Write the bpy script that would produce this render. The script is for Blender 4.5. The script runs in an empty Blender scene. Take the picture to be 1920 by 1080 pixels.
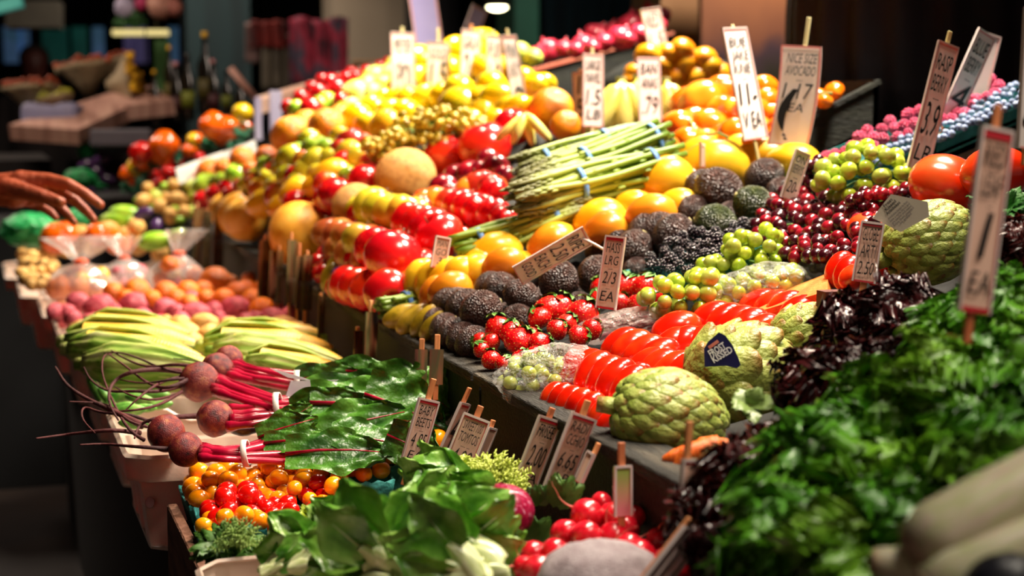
import bpy, math, random
import numpy as np
from mathutils import Vector, Matrix, Euler, noise
R_=random.Random(7)
SC=bpy.context.scene; COL=SC.collection
TH=math.radians(18.45); PH=math.radians(6.47); FP=3000.0
F=Vector((math.sin(TH)*math.cos(PH),math.cos(TH)*math.cos(PH),-math.sin(PH)))
R=Vector((math.cos(TH),-math.sin(TH),0)); U=R.cross(F)
CAM=Vector((0,0,1.35))
A3=Matrix((R,F,U)).transposed()          # columns R,F,U
def ray(x,y): return F+R*((x-960)/FP)+U*((540-y)/FP)
def P(x,y,d): return CAM+ray(x,y)*d
def PZ(x,y,z):
    r=ray(x,y); return CAM+r*((z-1.35)/r.z)
def PY(x,y,Y):
    r=ray(x,y); return CAM+r*(Y/r.y)
def PT(x,y,X0,Z0,T):
    r=ray(x,y); t=(Z0-X0*T-CAM.z)/(r.z-T*r.x); return CAM+r*t
def dep(p): return (p-CAM).dot(F)
def W(px,d): return px*d/FP
def lin(c):
    return tuple((v/12.92 if v<=.04045 else ((v+.055)/1.055)**2.4) for v in c[:3])+(1.0,)
def hx(s):
    return lin([int(s[i:i+2],16)/255 for i in (0,2,4)])
# ---------------------------------------------------------------- materials
MATS={}
def nd(nt,t,**kw):
    n=nt.nodes.new(t)
    for k,v in kw.items():
        if k in n.inputs: n.inputs[k].default_value=v
        else: setattr(n,k,v)
    return n
def M(name,cols,rough=.4,scale=4,bump=0,bs=30,btype='n',rnd=.12,sub=0,coat=0,grad=None,alpha=1,emit=0,metal=0,detail=3,spec=.5,trans=0,stretch=None,hue=0,pos=None):
    """cols: list of hex colours spread over a noise (or gradient) ramp. grad=(axis vector, noise amount)"""
    if name in MATS: return MATS[name]
    m=bpy.data.materials.new(name); m.use_nodes=True; nt=m.node_tree; nt.nodes.clear()
    L=nt.links.new
    out=nd(nt,'ShaderNodeOutputMaterial'); b=nd(nt,'ShaderNodeBsdfPrincipled'); L(b.outputs[0],out.inputs[0])
    tc=nd(nt,'ShaderNodeTexCoord'); src=tc.outputs['Object']
    if stretch:
        mp=nd(nt,'ShaderNodeMapping'); mp.inputs['Scale'].default_value=stretch; L(src,mp.inputs[0]); src=mp.outputs[0]
    oi=nd(nt,'ShaderNodeObjectInfo')
    ns=nd(nt,'ShaderNodeTexNoise'); ns.noise_dimensions='4D'; ns.inputs['Scale'].default_value=scale; ns.inputs['Detail'].default_value=detail
    L(src,ns.inputs['Vector'])
    ml=nd(nt,'ShaderNodeMath',operation='MULTIPLY'); ml.inputs[1].default_value=37.0; L(oi.outputs['Random'],ml.inputs[0]); L(ml.outputs[0],ns.inputs['W'])
    fac=ns.outputs['Fac']
    if grad:
        ax,amt=grad
        if ax=='UVU' or ax=='UVV':
            sx=nd(nt,'ShaderNodeSeparateXYZ'); L(tc.outputs['UV'],sx.inputs[0]); g=sx.outputs[0 if ax=='UVU' else 1]
            off=0
        else:
            dp=nd(nt,'ShaderNodeVectorMath',operation='DOT_PRODUCT'); dp.inputs[1].default_value=ax; L(tc.outputs['Object'],dp.inputs[0]); g=dp.outputs['Value']; off=.5
        m1=nd(nt,'ShaderNodeMath',operation='SUBTRACT'); m1.inputs[1].default_value=.5; L(fac,m1.inputs[0])
        m2=nd(nt,'ShaderNodeMath',operation='MULTIPLY_ADD'); m2.inputs[1].default_value=amt; L(m1.outputs[0],m2.inputs[0]); L(g,m2.inputs[2])
        m3=nd(nt,'ShaderNodeMath',operation='ADD'); m3.inputs[1].default_value=off; L(m2.outputs[0],m3.inputs[0]); fac=m3.outputs[0]
    cr=nd(nt,'ShaderNodeValToRGB'); L(fac,cr.inputs[0]); e=cr.color_ramp.elements
    cc=[hx(c) for c in cols]
    if len(cc)==1: cc=cc*2
    if pos is None:
        lo,hi=(.0,1.) if grad else (.32,.68)
        pos=[lo+(hi-lo)*i/(len(cc)-1) for i in range(len(cc))]
    while len(e)<len(cc): e.new(.5)
    for i,c in enumerate(cc): e[i].position=pos[i]; e[i].color=c
    hs=nd(nt,'ShaderNodeHueSaturation'); L(cr.outputs[0],hs.inputs['Color'])
    mr=nd(nt,'ShaderNodeMapRange'); mr.inputs['To Min'].default_value=1-rnd; mr.inputs['To Max'].default_value=1+rnd*.6; L(oi.outputs['Random'],mr.inputs[0]); L(mr.outputs[0],hs.inputs['Value'])
    if hue:
        m4=nd(nt,'ShaderNodeMath',operation='FRACT'); m5=nd(nt,'ShaderNodeMath',operation='MULTIPLY'); m5.inputs[1].default_value=7.3; L(oi.outputs['Random'],m5.inputs[0]); L(m5.outputs[0],m4.inputs[0])
        m6=nd(nt,'ShaderNodeMapRange'); m6.inputs['To Min'].default_value=.5-hue; m6.inputs['To Max'].default_value=.5+hue; L(m4.outputs[0],m6.inputs[0]); L(m6.outputs[0],hs.inputs['Hue'])
    L(hs.outputs[0],b.inputs['Base Color'])
    b.inputs['Roughness'].default_value=rough; b.inputs['Specular IOR Level'].default_value=spec; b.inputs['Metallic'].default_value=metal
    if coat: b.inputs['Coat Weight'].default_value=coat; b.inputs['Coat Roughness'].default_value=.2
    if sub: b.inputs['Subsurface Weight'].default_value=sub; b.inputs['Subsurface Radius'].default_value=(.02,.008,.004); b.inputs['Subsurface Scale'].default_value=.4
    if alpha<1: b.inputs['Alpha'].default_value=alpha
    if trans: b.inputs['Transmission Weight'].default_value=trans
    if emit: b.inputs['Emission Strength'].default_value=emit; L(hs.outputs[0],b.inputs['Emission Color'])
    if bump:
        if btype=='v':
            t=nd(nt,'ShaderNodeTexVoronoi'); t.inputs['Scale'].default_value=bs; o=t.outputs['Distance']
        else:
            t=nd(nt,'ShaderNodeTexNoise'); t.inputs['Scale'].default_value=bs; t.inputs['Detail'].default_value=3; o=t.outputs['Fac']
        L(src,t.inputs['Vector'])
        bp=nd(nt,'ShaderNodeBump'); bp.inputs['Strength'].default_value=min(bump,1); bp.inputs['Distance'].default_value=.02*max(1,bump); L(o,bp.inputs['Height']); L(bp.outputs[0],b.inputs['Normal'])
    MATS[name]=m; return m
# ---------------------------------------------------------------- mesh builder
class MB:
    def __init__(s): s.v=[];s.f=[];s.uv=[]
    def add(s,vs,fs,uvs=None):
        o=len(s.v); s.v+= [tuple(v) for v in vs]; s.f+=[tuple(i+o for i in f) for f in fs]
        s.uv+= (uvs if uvs else [(0,0)]*len(vs)); return s
    def grid(s,fn,nu,nv,cu=False):
        """fn(u,v)->point, u,v in 0..1; cu closes u"""
        o=len(s.v); n=nu if cu else nu+1
        for j in range(nv+1):
            for i in range(n):
                u=i/nu; v=j/nv; s.v.append(tuple(fn(u,v))); s.uv.append((u,v))
        for j in range(nv):
            for i in range(nu):
                a=o+j*n+i; b=o+j*n+(i+1)%n if cu else a+1
                s.f.append((a,b,b+n,a+n))
        return s
    def rev(s,prof,n=20,wob=None):
        """profile (r,z) bottom to top around z"""
        o=len(s.v); k=len(prof)
        for j,(r,z) in enumerate(prof):
            for i in range(n):
                a=2*math.pi*i/n; q=wob(a,j/(k-1)) if wob else 1
                s.v.append((r*q*math.cos(a),r*q*math.sin(a),z)); s.uv.append((i/n,j/(k-1)))
        for j in range(k-1):
            for i in range(n):
                i2=(i+1)%n; s.f.append((o+j*n+i,o+j*n+i2,o+(j+1)*n+i2,o+(j+1)*n+i))
        s.f.append(tuple(o+i for i in reversed(range(n)))); s.f.append(tuple(o+(k-1)*n+i for i in range(n)))
        return s
    def tube(s,pts,rad,n=6):
        pts=[Vector(p) for p in pts]; o=len(s.v); k=len(pts)
        if not hasattr(rad,'__len__'): rad=[rad]*k
        t0=(pts[1]-pts[0]).normalized(); a=t0.orthogonal().normalized()
        for j,p in enumerate(pts):
            t=(pts[min(j+1,k-1)]-pts[max(j-1,0)]).normalized()
            a=(a-t*a.dot(t)); a=a.normalized() if a.length>1e-6 else t.orthogonal().normalized(); b=t.cross(a)
            for i in range(n):
                g=2*math.pi*i/n; s.v.append(tuple(p+(a*math.cos(g)+b*math.sin(g))*rad[j])); s.uv.append((i/n,j/(k-1)))
        for j in range(k-1):
            for i in range(n):
                i2=(i+1)%n; s.f.append((o+j*n+i,o+j*n+i2,o+(j+1)*n+i2,o+(j+1)*n+i))
        s.f.append(tuple(o+i for i in reversed(range(n)))); s.f.append(tuple(o+(k-1)*n+i for i in range(n)))
        return s
    def ball(s,c=(0,0,0),r=(.5,.5,.5),n=16,m=10,fn=None,mat=None):
        if not hasattr(r,'__len__'): r=(r,r,r)
        o=len(s.v); c=Vector(c)
        def pt(u,v):
            th=math.pi*v; d=Vector((math.sin(th)*math.cos(2*math.pi*u),math.sin(th)*math.sin(2*math.pi*u),-math.cos(th)))
            q=fn(d) if fn else 1
            w=Vector((d.x*r[0]*q,d.y*r[1]*q,d.z*r[2]*q))
            if mat: w=mat@w
            return c+w
        s.v.append(tuple(pt(0,0))); s.uv.append((0,0))
        for j in range(1,m):
            for i in range(n): s.v.append(tuple(pt(i/n,j/m))); s.uv.append((i/n,j/m))
        s.v.append(tuple(pt(0,1))); s.uv.append((0,1)); e=len(s.v)-1
        for i in range(n):
            i2=(i+1)%n; s.f.append((o,o+1+i2,o+1+i)); s.f.append((e,o+1+(m-2)*n+i,o+1+(m-2)*n+i2))
        for j in range(m-2):
            for i in range(n):
                i2=(i+1)%n; a=o+1+j*n; s.f.append((a+i,a+i2,a+n+i2,a+n+i))
        return s
    def box(s,a,b,mat=None):
        vs=[Vector((x,y,z)) for z in (a[2],b[2]) for y in (a[1],b[1]) for x in (a[0],b[0])]
        if mat: vs=[mat@v for v in vs]
        return s.add(vs,[(0,2,3,1),(4,5,7,6),(0,1,5,4),(2,6,7,3),(0,4,6,2),(1,3,7,5)])
    def slab(s,q,th):
        """quad q (4 pts) with thickness th along its normal"""
        q=[Vector(p) for p in q]; n=(q[1]-q[0]).cross(q[3]-q[0]).normalized()*th
        vs=[p for p in q]+[p-n for p in q]
        return s.add(vs,[(0,1,2,3),(7,6,5,4),(0,4,5,1),(1,5,6,2),(2,6,7,3),(3,7,4,0)],[(0,0),(1,0),(1,1),(0,1)]*2)
    def mesh(s,name,mat,smooth=True):
        me=bpy.data.meshes.new(name); me.from_pydata(s.v,[],s.f)
        ul=me.uv_layers.new(name='UVMap'); li=np.zeros(len(me.loops),dtype=np.int32); me.loops.foreach_get('vertex_index',li)
        ul.data.foreach_set('uv',np.array(s.uv,dtype=np.float32)[li].ravel())
        if smooth: me.polygons.foreach_set('use_smooth',[True]*len(me.polygons))
        me.materials.append(mat); me.update(); return me
def O(name,me,parent=None,mw=None):
    o=bpy.data.objects.new(name,me); COL.objects.link(o)
    if parent: o.parent=parent
    if mw is not None: o.matrix_local=mw
    return o
def tag(o,label,cat,group=None,kind=None):
    if label: o['label']=label
    if cat: o['category']=cat
    if group: o['group']=group
    if kind: o['kind']=kind
    return o
def E(name,loc,label,cat,group=None):
    o=O(name,None); o.location=loc; tag(o,label,cat,group); return o
def ob(name,mb,mat,parent=None,smooth=True,mods=None,origin=None):
    if origin is not None:
        oo=Vector(origin); mb.v=[tuple(Vector(v)-oo) for v in mb.v]
    o=O(name,mb.mesh(name,mat,smooth),parent)
    if origin is not None: o.location=oo
    for m in mods or []:
        k=o.modifiers.new(m[0],m[0])
        for a,b in m[1].items(): setattr(k,a,b)
    return o
def struct(o): o['kind']='structure'; return o
ORD='first second third fourth fifth sixth seventh eighth ninth tenth eleventh twelfth thirteenth fourteenth fifteenth sixteenth'.split()
def orient(yaw=0,ang=0,roll=0):
    """image basis: local X lies at angle ang (deg) in the view, turned away by yaw"""
    return A3@Matrix.Rotation(-math.radians(ang),3,'Y')@Matrix.Rotation(math.radians(yaw),3,'Z')@Matrix.Rotation(math.radians(roll),3,'X')
def TRS(loc,rot,sc):
    if not hasattr(sc,'__len__'): sc=(sc,sc,sc)
    return Matrix.Translation(loc)@rot.to_4x4()@Matrix.Diagonal((sc[0],sc[1],sc[2],1))
def nz(d,s,o=0): return noise.noise(Vector((d.x*s+o,d.y*s-o,d.z*s+2*o)))
# ---------------------------------------------------------------- produce prototypes: (name, category, root mesh, [(part name, mesh, matrix)])
def apple_prof(dim=.10,n=22):
    pr=[]
    for i in range(n+1):
        t=math.pi*i/n; r=.5*math.sin(t)**.86*(1+.05*math.cos(t)) if 0<i<n else .002
        z=-.44*math.cos(t)
        r2=r*(1-.10*(-math.cos(t)<0)*abs(math.cos(t)))
        z-= (dim*1.2*math.exp(-(r/.12)**2) if z>0 else -dim*.8*math.exp(-(r/.10)**2))
        pr.append((max(r2,.002),z))
    return pr
def apple_mesh(nm,mat,lob=0): return MB().rev(apple_prof(),24,(lambda a,t:1+lob*math.cos(5*a)*(1-t))).mesh(nm,mat)
stem_m=M('stem_brown',['4a3018','6e4a24'],.7)
stem_me=MB().tube([(0,0,.30),(.01,0,.42),(.04,.01,.50)],[.014,.012,.018],6).mesh('stem',stem_m)
green_stem=M('stem_green',['3c6a1e','6d9a35'],.6)
def blob(nm,mat,r,amp=.05,fr=2,o=0,n=20,m=14,shape=None):
    return MB().ball((0,0,0),r,n,m,(lambda d:(1+amp*nz(d,fr,o))*(shape(d) if shape else 1))).mesh(nm,mat)
K={}
def kind(k,name,cat,me,parts=()): K[k]=(name,cat,me if isinstance(me,list) else [me],list(parts))
red_apple=M('apple_red',['8c0310','c80a14','d8281a'],.22,5,coat=.3,stretch=(3,3,.6))
kind('ar','apple','apple',[apple_mesh('red_apple_skin',red_apple,.02)],[('stem',stem_me,None)])
kind('ag','apple','apple',apple_mesh('green_apple_skin',M('apple_green',['5f9a1a','9cc02e','b6cf4a'],.25,4,coat=.3,hue=.01),.02),[('stem',stem_me,None)])
kind('ay','apple','apple',apple_mesh('yellow_apple_skin',M('apple_yellow',['b8b020','d8c832','e0a028','c83818'],.25,3,coat=.3,grad=((.75,.3,-.5),.5),pos=[0,.5,.85,1.1-.1]),.02),[('stem',stem_me,None)])
kind('ab','apple','apple',apple_mesh('blushed_apple_skin',M('apple_blush',['c9b02c','d99028','c83c1c','a8141a'],.25,3,coat=.3,grad=((.7,.3,.6),.6)),.02),[('stem',stem_me,None)])
kind('an','apple','apple',apple_mesh('russet_apple_skin',M('apple_brown_blush',['9a8a1e','b8922a','b0602a','9a3a22'],.28,3,coat=.2,grad=((-.8,.2,.3),.6)),.02),[('stem',stem_me,None)])
kind('pr','large_red_fruit','fruit',apple_mesh('large_red_skin',M('big_red',['c8081c','e01818','e84010'],.2,2.5,coat=.35,grad=((.6,.2,-.7),.5)),.03),[('stem',stem_me,None)])
kind('pl','plum','plum',blob('plum_skin',M('plum',['3a0414','7a0a1c','a81420'],.22,3,coat=.3),(.5,.46,.46),.03))
def citrus(nm,cols,b=.35): return blob(nm,M(nm,cols,.35,2.5,bump=b,bs=45,coat=.15),(.5,.5,.47),.03,1.5)
kind('or','orange','orange',citrus('orange_peel',['f06c04','fc8a08']))
kind('gf','grapefruit','grapefruit',citrus('grapefruit_peel',['f07c04','fc9c08','fcac14']))
kind('ye','yellow_fruit','fruit',blob('yellow_skin',M('yellow_skin',['f0b404','fccc10','ecd428'],.25,2,coat=.2,hue=.012),(.5,.5,.47),.05,1.5))
kind('pm','persimmon','fruit',blob('persimmon_skin',M('amber_skin',['c86c08','e0900c','eaa818'],.3,2,coat=.1),(.5,.5,.44),.03,1.5))
kind('on','red_onion','onion',MB().rev([(.01,-.42),(.12,-.42),(.3,-.34),(.46,-.12),(.5,.05),(.42,.24),(.24,.37),(.09,.43),(.05,.52),(.03,.6)],18).mesh('onion_skin',M('onion',['a80a2c','d82848','e86a78'],.25,6,stretch=(3,3,.4),coat=.3)))
kind('me','cantaloupe','melon',blob('melon_rind',M('cantaloupe',['b8782c','dc9c48','e0a658'],.55,14,bump=.5,bs=60),(.5,.5,.48),.02,1.5,n=32,m=22))
kind('mg','golden_melon','melon',blob('golden_melon_rind',M('golden_melon',['d88818','eca838','f0b850'],.4,4,bump=.15,bs=40),(.5,.48,.46),.03,1.5,n=32,m=22))
kind('ho','honeydew','melon',blob('honeydew_rind',M('honeydew',['a8c030','c8d85a','dce08a'],.4,3,bump=.1,bs=30),(.5,.5,.48),.02,1.5))
mshape=lambda d:1+.10*d.x*(-1)+.06*math.sin(3*d.x+1)
kind('my','mango','mango',[blob('yellow_mango_skin',M('mango_yellow',['d89408','f4b818','f8cc30'],.3,2.5,coat=.15,grad=((.7,.1,.5),.5)),(.5,.34,.36),.04,2,o,24,16,mshape) for o in (0,3)])
kind('mo','mango','mango',[blob('orange_mango_skin',M('mango_orange',['b85008','e07c14','f0a020'],.3,2.5,coat=.15,grad=((.7,.1,.5),.6)),(.5,.36,.38),.04,2,o,24,16,mshape) for o in (1,5)])
ashape=lambda d:1-.16*max(0,d.x)**1.0+.02*nz(d,9)
nub=MB().tube([(.38,0,0),(.425,0,0)],[.06,.055],10).mesh('stem_scar',M('avocado_nub',['b0a060','c8bc80'],.6))
kind('ad','avocado','avocado',[blob('dark_avocado_skin',M('avocado_dark',['241414','40261f','583830'],.36,7,bump=.55,bs=22,btype='v',coat=.05),(.5,.41,.41),.03,3,o,28,18,ashape) for o in (0,4)],[('stem_scar',nub,None)])
kind('av','avocado','avocado',blob('green_avocado_skin',M('avocado_green',['1a2408','2e3a10','4a5020'],.34,7,bump=.5,bs=22,btype='v'),(.5,.41,.41),.03,3,2,28,18,ashape),[('stem_scar',nub,None)])
tom=M('tomato_skin',['d01404','e82008','f03c10'],.16,1.6,coat=.45)
tshape=lambda d:1+.03*math.cos(2*d.x)
kind('to','tomato','tomato',[blob('tomato_skin',tom,(.5,.33,.37),.03,1.5,o,24,16) for o in (0,2)])
kind('tr','tomato','tomato',MB().ball((0,0,0),(.5,.5,.4),30,16,lambda d:1+.035*math.cos(5*math.atan2(d.y,d.x))*(1-abs(d.z))+.02*nz(d,2)).mesh('beefsteak_skin',M('tomato_big',['d82408','ec3a10','f05c28'],.18,1.5,coat=.4)))
kind('tg','heirloom_tomato','tomato',MB().ball((0,0,0),(.5,.5,.4),30,16,lambda d:1+.05*math.cos(6*math.atan2(d.y,d.x))*(1-abs(d.z))+.03*nz(d,2)).mesh('orange_tomato_skin',M('tomato_orange',['ec6404','f87c0c','f89c24'],.2,1.5,coat=.4)))
kind('pp','bell_pepper','pepper',MB().ball((0,0,0),(.5,.46,.46),24,16,lambda d:1+.10*math.cos(4*math.atan2(d.y,d.z))*.5+.04*nz(d,2)).mesh('orange_pepper_skin',M('pepper_orange',['e85404','f46c08'],.2,1.5,coat=.4)))
kind('ps','bell_pepper','pepper',MB().ball((0,0,0),(.5,.46,.46),24,16,lambda d:1+.10*math.cos(4*math.atan2(d.y,d.z))*.5+.04*nz(d,2)).mesh('red_pepper_skin',M('pepper_red',['c80c0c','d82010'],.2,1.5,coat=.4)))
kind('eg','eggplant','eggplant',blob('eggplant_skin',M('eggplant',['24102c','4a2a5a','6a4a80'],.25,2,coat=.3),(.5,.28,.28),.04,2,1))
kind('sq','squash','squash',[blob('squash_skin',M('squash_skin',['6a5a0c','a08418','b89430'],.35,3,coat=.1),(.5,.26,.28),.05,2,o) for o in (0,2)])
kind('cu','summer_squash','squash',blob('summer_squash_skin',M('cuke',['6aa018','98c830','b4d850'],.35,3),(.5,.27,.27),.05,2,1))
pot=[blob('red_potato_skin',M('potato_red',['a03040','c84a5c','d86a74'],.5,5,bump=.3,bs=20,rnd=.2),(.5,.4,.4),.12,1.6,o) for o in (0,3,6)]
kind('rp','red_potato','potato',pot)
kind('yp','yellow_potato','potato',[blob('yellow_potato_skin',M('potato_yellow',['c88c40','dca858','e4b86c'],.55,5,bump=.25,bs=20),(.5,.38,.38),.12,1.6,o) for o in (0,3,6)])
# strawberry
def straw():
    b=MB().ball((0,0,0),(.42,.42,.5),26,18,lambda d:(1+.03*nz(d,3))*(1-.0*d.z)*(1-.48*max(0,.25-d.z)**1.4)+0)
    v2=[]
    seeds=MB()
    for i in range(90):
        z=-.92+1.7*i/90; a=i*2.39996; rr=math.sqrt(max(0,1-z*z))
        d=Vector((rr*math.cos(a),rr*math.sin(a),z)); q=(1-.48*max(0,.25-z)**1.4)
        p=Vector((d.x*.42,d.y*.42,d.z*.5))*q*1.0
        seeds.ball(p*1.0,(.010,.010,.017),5,4)
    cal=MB()
    for i in range(9):
        a=i*2*math.pi/9+.2*math.sin(i*5)
        def fn(u,v,a=a,i=i):
            w=.11*math.sin(math.pi*min(1,v*.92+.08))*(u-.5)*2; r=v*(.38+.06*math.sin(i*3)); 
            z=.47+.10*math.sin(v*2.6+.3*i)-.10*v*v+ .05*abs(u-.5)
            return (r*math.cos(a)-w*math.sin(a),r*math.sin(a)+w*math.cos(a),z)
        cal.grid(fn,2,6)
    cal.tube([(0,0,.46),(.02,0,.62)],.02,5)
    return b,seeds,cal
sb,ss,scl=straw()
kind('st','strawberry','strawberry',sb.mesh('strawberry_flesh',M('strawberry',['c00810','dc1014','e82418'],.25,2.5,bump=.15,bs=15,btype='v',coat=.25)),
     [('seeds',ss.mesh('strawberry_seeds',M('seed_yellow',['d89030','e8b048'],.6)),None),('calyx',scl.mesh('strawberry_calyx',M('calyx',['2c5c1c','5c8c34','8aa850'],.5)),None)])
def drupe(r,n,dr,nm,mat,hollow=False):
    b=MB(); b.ball((0,0,0),(r*.8,r*.8,r*.95),8,6)
    for i in range(n):
        z=-.97+1.94*i/(n-1); a=i*2.39996; rr=math.sqrt(1-z*z)
        b.ball((rr*math.cos(a)*r,rr*math.sin(a)*r,z*r*1.15),dr,6,5)
    return b.mesh(nm,mat)
kind('bb','blackberry','berry',drupe(.37,34,.105,'blackberry_drupelets',M('blackberry',['0c0510','1a0814','300e1c'],.18,3,spec=1,coat=.6)))
kind('ra','raspberry','berry',drupe(.36,44,.09,'raspberry_drupelets',M('raspberry',['c03060','e04a78','ec7898'],.45,4,sub=.1)))
kind('bl','blueberry','berry',MB().rev([(.01,-.42),(.2,-.4),(.4,-.26),(.5,0),(.42,.24),(.25,.38),(.2,.4),(.22,.45),(.15,.40),(.08,.34),(.01,.33)],12).mesh('blueberry_skin',M('blueberry',['506088','8a9abc','b8c4dc'],.6,3,rnd=.3)))
kind('ct','cherry_tomato','tomato',blob('orange_cherry_skin',M('sungold',['f07804','fc9808','fcac18'],.15,1.5,coat=.5),(.5,.43,.43),.03,1.5,0,14,10))
kind('cr','cherry_tomato','tomato',blob('red_cherry_skin',M('cherry_red',['cc0808','e01408'],.15,1.5,coat=.5),(.5,.42,.42),.03,1.5,0,14,10))
ITEMS={}     # base phrase -> list of (object,x,y)
BED=[]       # world points (centre, radius) that the sloping bed must carry
def put(k,p,size,rot,base=None,group=None,where=None,xy=None,bed=False,vis=True,label=None):
    name,cat,mes,parts=K[k]
    me=mes[R_.randrange(len(mes))]
    o=O(name,me); o.matrix_world=TRS(p,rot,size)
    o['category']=cat
    for pn,pm,_ in parts:
        if size<.02 : continue
        c=O(pn,pm,o)
    if group: o['group']=group
    if label: o['label']=label
    else: ITEMS.setdefault((base,where,group),[]).append((o,xy))
    if bed: BED.append((p,size*(.4)))
    return o
def finish_labels():
    for (base,where,group),L in ITEMS.items():
        w=(' '+where) if where else ''
        if group and group.startswith('='):      # truly alike
            for o,_ in L: o['label']=base+w; o['group']=group[1:]
            continue
        n=len(L)
        if n==1: L[0][0]['label']=base+w; continue
        L=sorted(L,key=lambda t:-t[1][1])
        per=5 if n>7 else n
        nrow=max(1,round(n/per)); k=math.ceil(n/nrow)
        rows=[sorted(L[i:i+k],key=lambda t:t[1][0]) for i in range(0,n,k)]
        for ri,row in enumerate(rows):
            rn='' if len(rows)==1 else (' of the front row' if ri==0 else (' of the back row' if ri==len(rows)-1 else ' of row %s'%['one','two','three','four','five','six','seven','eight','nine','ten','eleven','twelve','thirteen','fourteen'][ri]))
            for ci,(o,_) in enumerate(row):
                pos='leftmost' if ci==0 else ('rightmost' if ci==len(row)-1 else ORD[ci]+' from left')
                if len(row)==1: pos='alone'
                o['label']=base+w+', '+pos+rn
# thin-plate spline over inverse depth of the produce slope
CP=[(1250,790,1.85),(1043,743,2.06),(873,637,2.45),(690,540,2.95),(560,450,3.7),(420,400,4.55),(390,347,4.9),(1087,693,2.15),(1270,620,2.25),(1385,700,2.05),(1500,623,2.15),(1433,573,2.35),(967,647,2.33),(1087,597,2.42),(1163,547,2.5),(1048,523,2.6),(907,577,2.5),(1337,353,2.85),(1500,430,2.55),(1620,325,2.65),(1740,450,2.15),(1780,345,2.35),(1320,460,2.6),(1400,520,2.45),(1200,580,2.45),(725,475,2.9),(760,332,3.6),(620,328,3.75),(870,390,3.2),(1100,280,3.15),(1250,337,2.95),(1343,300,3.1),(1100,420,2.85),(800,520,2.78),(930,480,2.8),(545,252,4.3),(657,240,4.2),(837,293,3.7),(907,275,3.6),(1033,203,3.7),(820,225,4.0),(960,237,3.7),(880,150,4.3),(700,170,4.9),(700,130,5.3),(880,95,4.7),(1160,190,3.7),(1320,187,3.6),(1430,163,3.6),(430,300,4.9),(1620,800,1.7),(1750,620,1.75)]
_c=np.array(CP); _X=_c[:,:2]/1000; _n=len(CP)
def _phi(r): return np.where(r>0,r*r*np.log(np.maximum(r,1e-9)),0)
_Kk=_phi(np.linalg.norm(_X[:,None]-_X[None],axis=2))+np.eye(_n)*.004
_Pm=np.hstack([np.ones((_n,1)),_X]); _Am=np.block([[_Kk,_Pm],[_Pm.T,np.zeros((3,3))]])
_w=np.linalg.solve(_Am,np.concatenate([1/_c[:,2],[0,0,0]]))
def D(x,y):
    q=np.array([x,y])/1000; return float(1/(_phi(np.linalg.norm(_X-q,axis=1))@_w[:_n]+_w[_n]+q@_w[_n+1:]))
def items(k,s,base,group=None,where=None,ang=None,aj=12,bed=True,df=None,dz=0):
    """s: 'x,y,w[,ang[,dd]]; ...' picture centre and long size in pixels of each piece"""
    out=[]
    for t in s.split(';'):
        t=t.strip()
        if not t: continue
        a=[float(q) for q in t.split(',')]; x,y,w=a[:3]
        d=(df(x,y) if df else D(x,y))-dz+(a[4] if len(a)>4 else 0)
        p=P(x,y,d)
        if len(a)>3: rot=orient(R_.uniform(-8,8),a[3],R_.uniform(0,360))
        elif ang is not None: rot=orient(R_.uniform(-15,15),ang+R_.uniform(-aj,aj),R_.uniform(0,360))
        else: rot=orient(R_.uniform(-180,180),R_.uniform(-30,30),R_.uniform(-35,35))
        out.append(put(k,p,W(w,d),rot,base,group,where,(x,y),bed))
    return out
# ================================================================ THE SLOPE: fruit and vegetables laid out on the long display
G='tomatoes shingled along the front of the slope'
items('to','1036,745,66,62;1052,750,70,62;1068,755,72,60;1087,760,74,58;1108,768,76,56;1130,778,76,55;1145,796,70,52','red tomato in the lowest row on the ledge',G,'by the artichoke')
items('to','1083,693,98,62,-.02;1099,700,102,60,-.02;1116,706,104,60,-.03;1135,713,106,58,-.03;1156,720,108,56,-.04;1180,728,104,54,-.04','red tomato stacked on the lowest row',G,'beside the bagged grapes')
items('to','1165,652,92,40;1185,657,96,38;1207,664,98,36;1232,670,98,34;1213,690,96,42,.02;1238,694,98,40,.02;1262,696,98,38;1285,700,96,36;1190,712,80,40,.03','red tomato',G,'in the heap behind the artichoke')
items('to','1268,618,100,20;1262,650,90,40;1284,648,92,40;1308,646,92,40;1330,650,90,40;1350,660,86,40','red tomato in the third heap',G,'behind the navy label')
items('to','1336,602,96,30;1358,606,98,35;1380,612,98,38;1402,618,98,40;1424,626,96,42;1442,636,90,44;1380,640,84,40;1405,650,80,40;1420,660,70,40','red tomato',G,'in the row by the small artichoke')
items('to','1425,573,90,18;1450,575,90,24;1475,580,90,30;1497,586,86,34;1510,596,70,36','red tomato at the foot of the orange plank',G)
items('to','1575,505,76,60;1592,512,76,60;1652,506,70,60,.05','red tomato between the plank and the rear artichoke','tomatoes right of the plank')
items('tr','1628,432,80','round tomato half hidden behind the grey leaflet')
items('tr','1775,350,150;1868,325,130;1600,520,60','large ripe tomato','big tomatoes at the right end','beside the rear artichoke')
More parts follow.
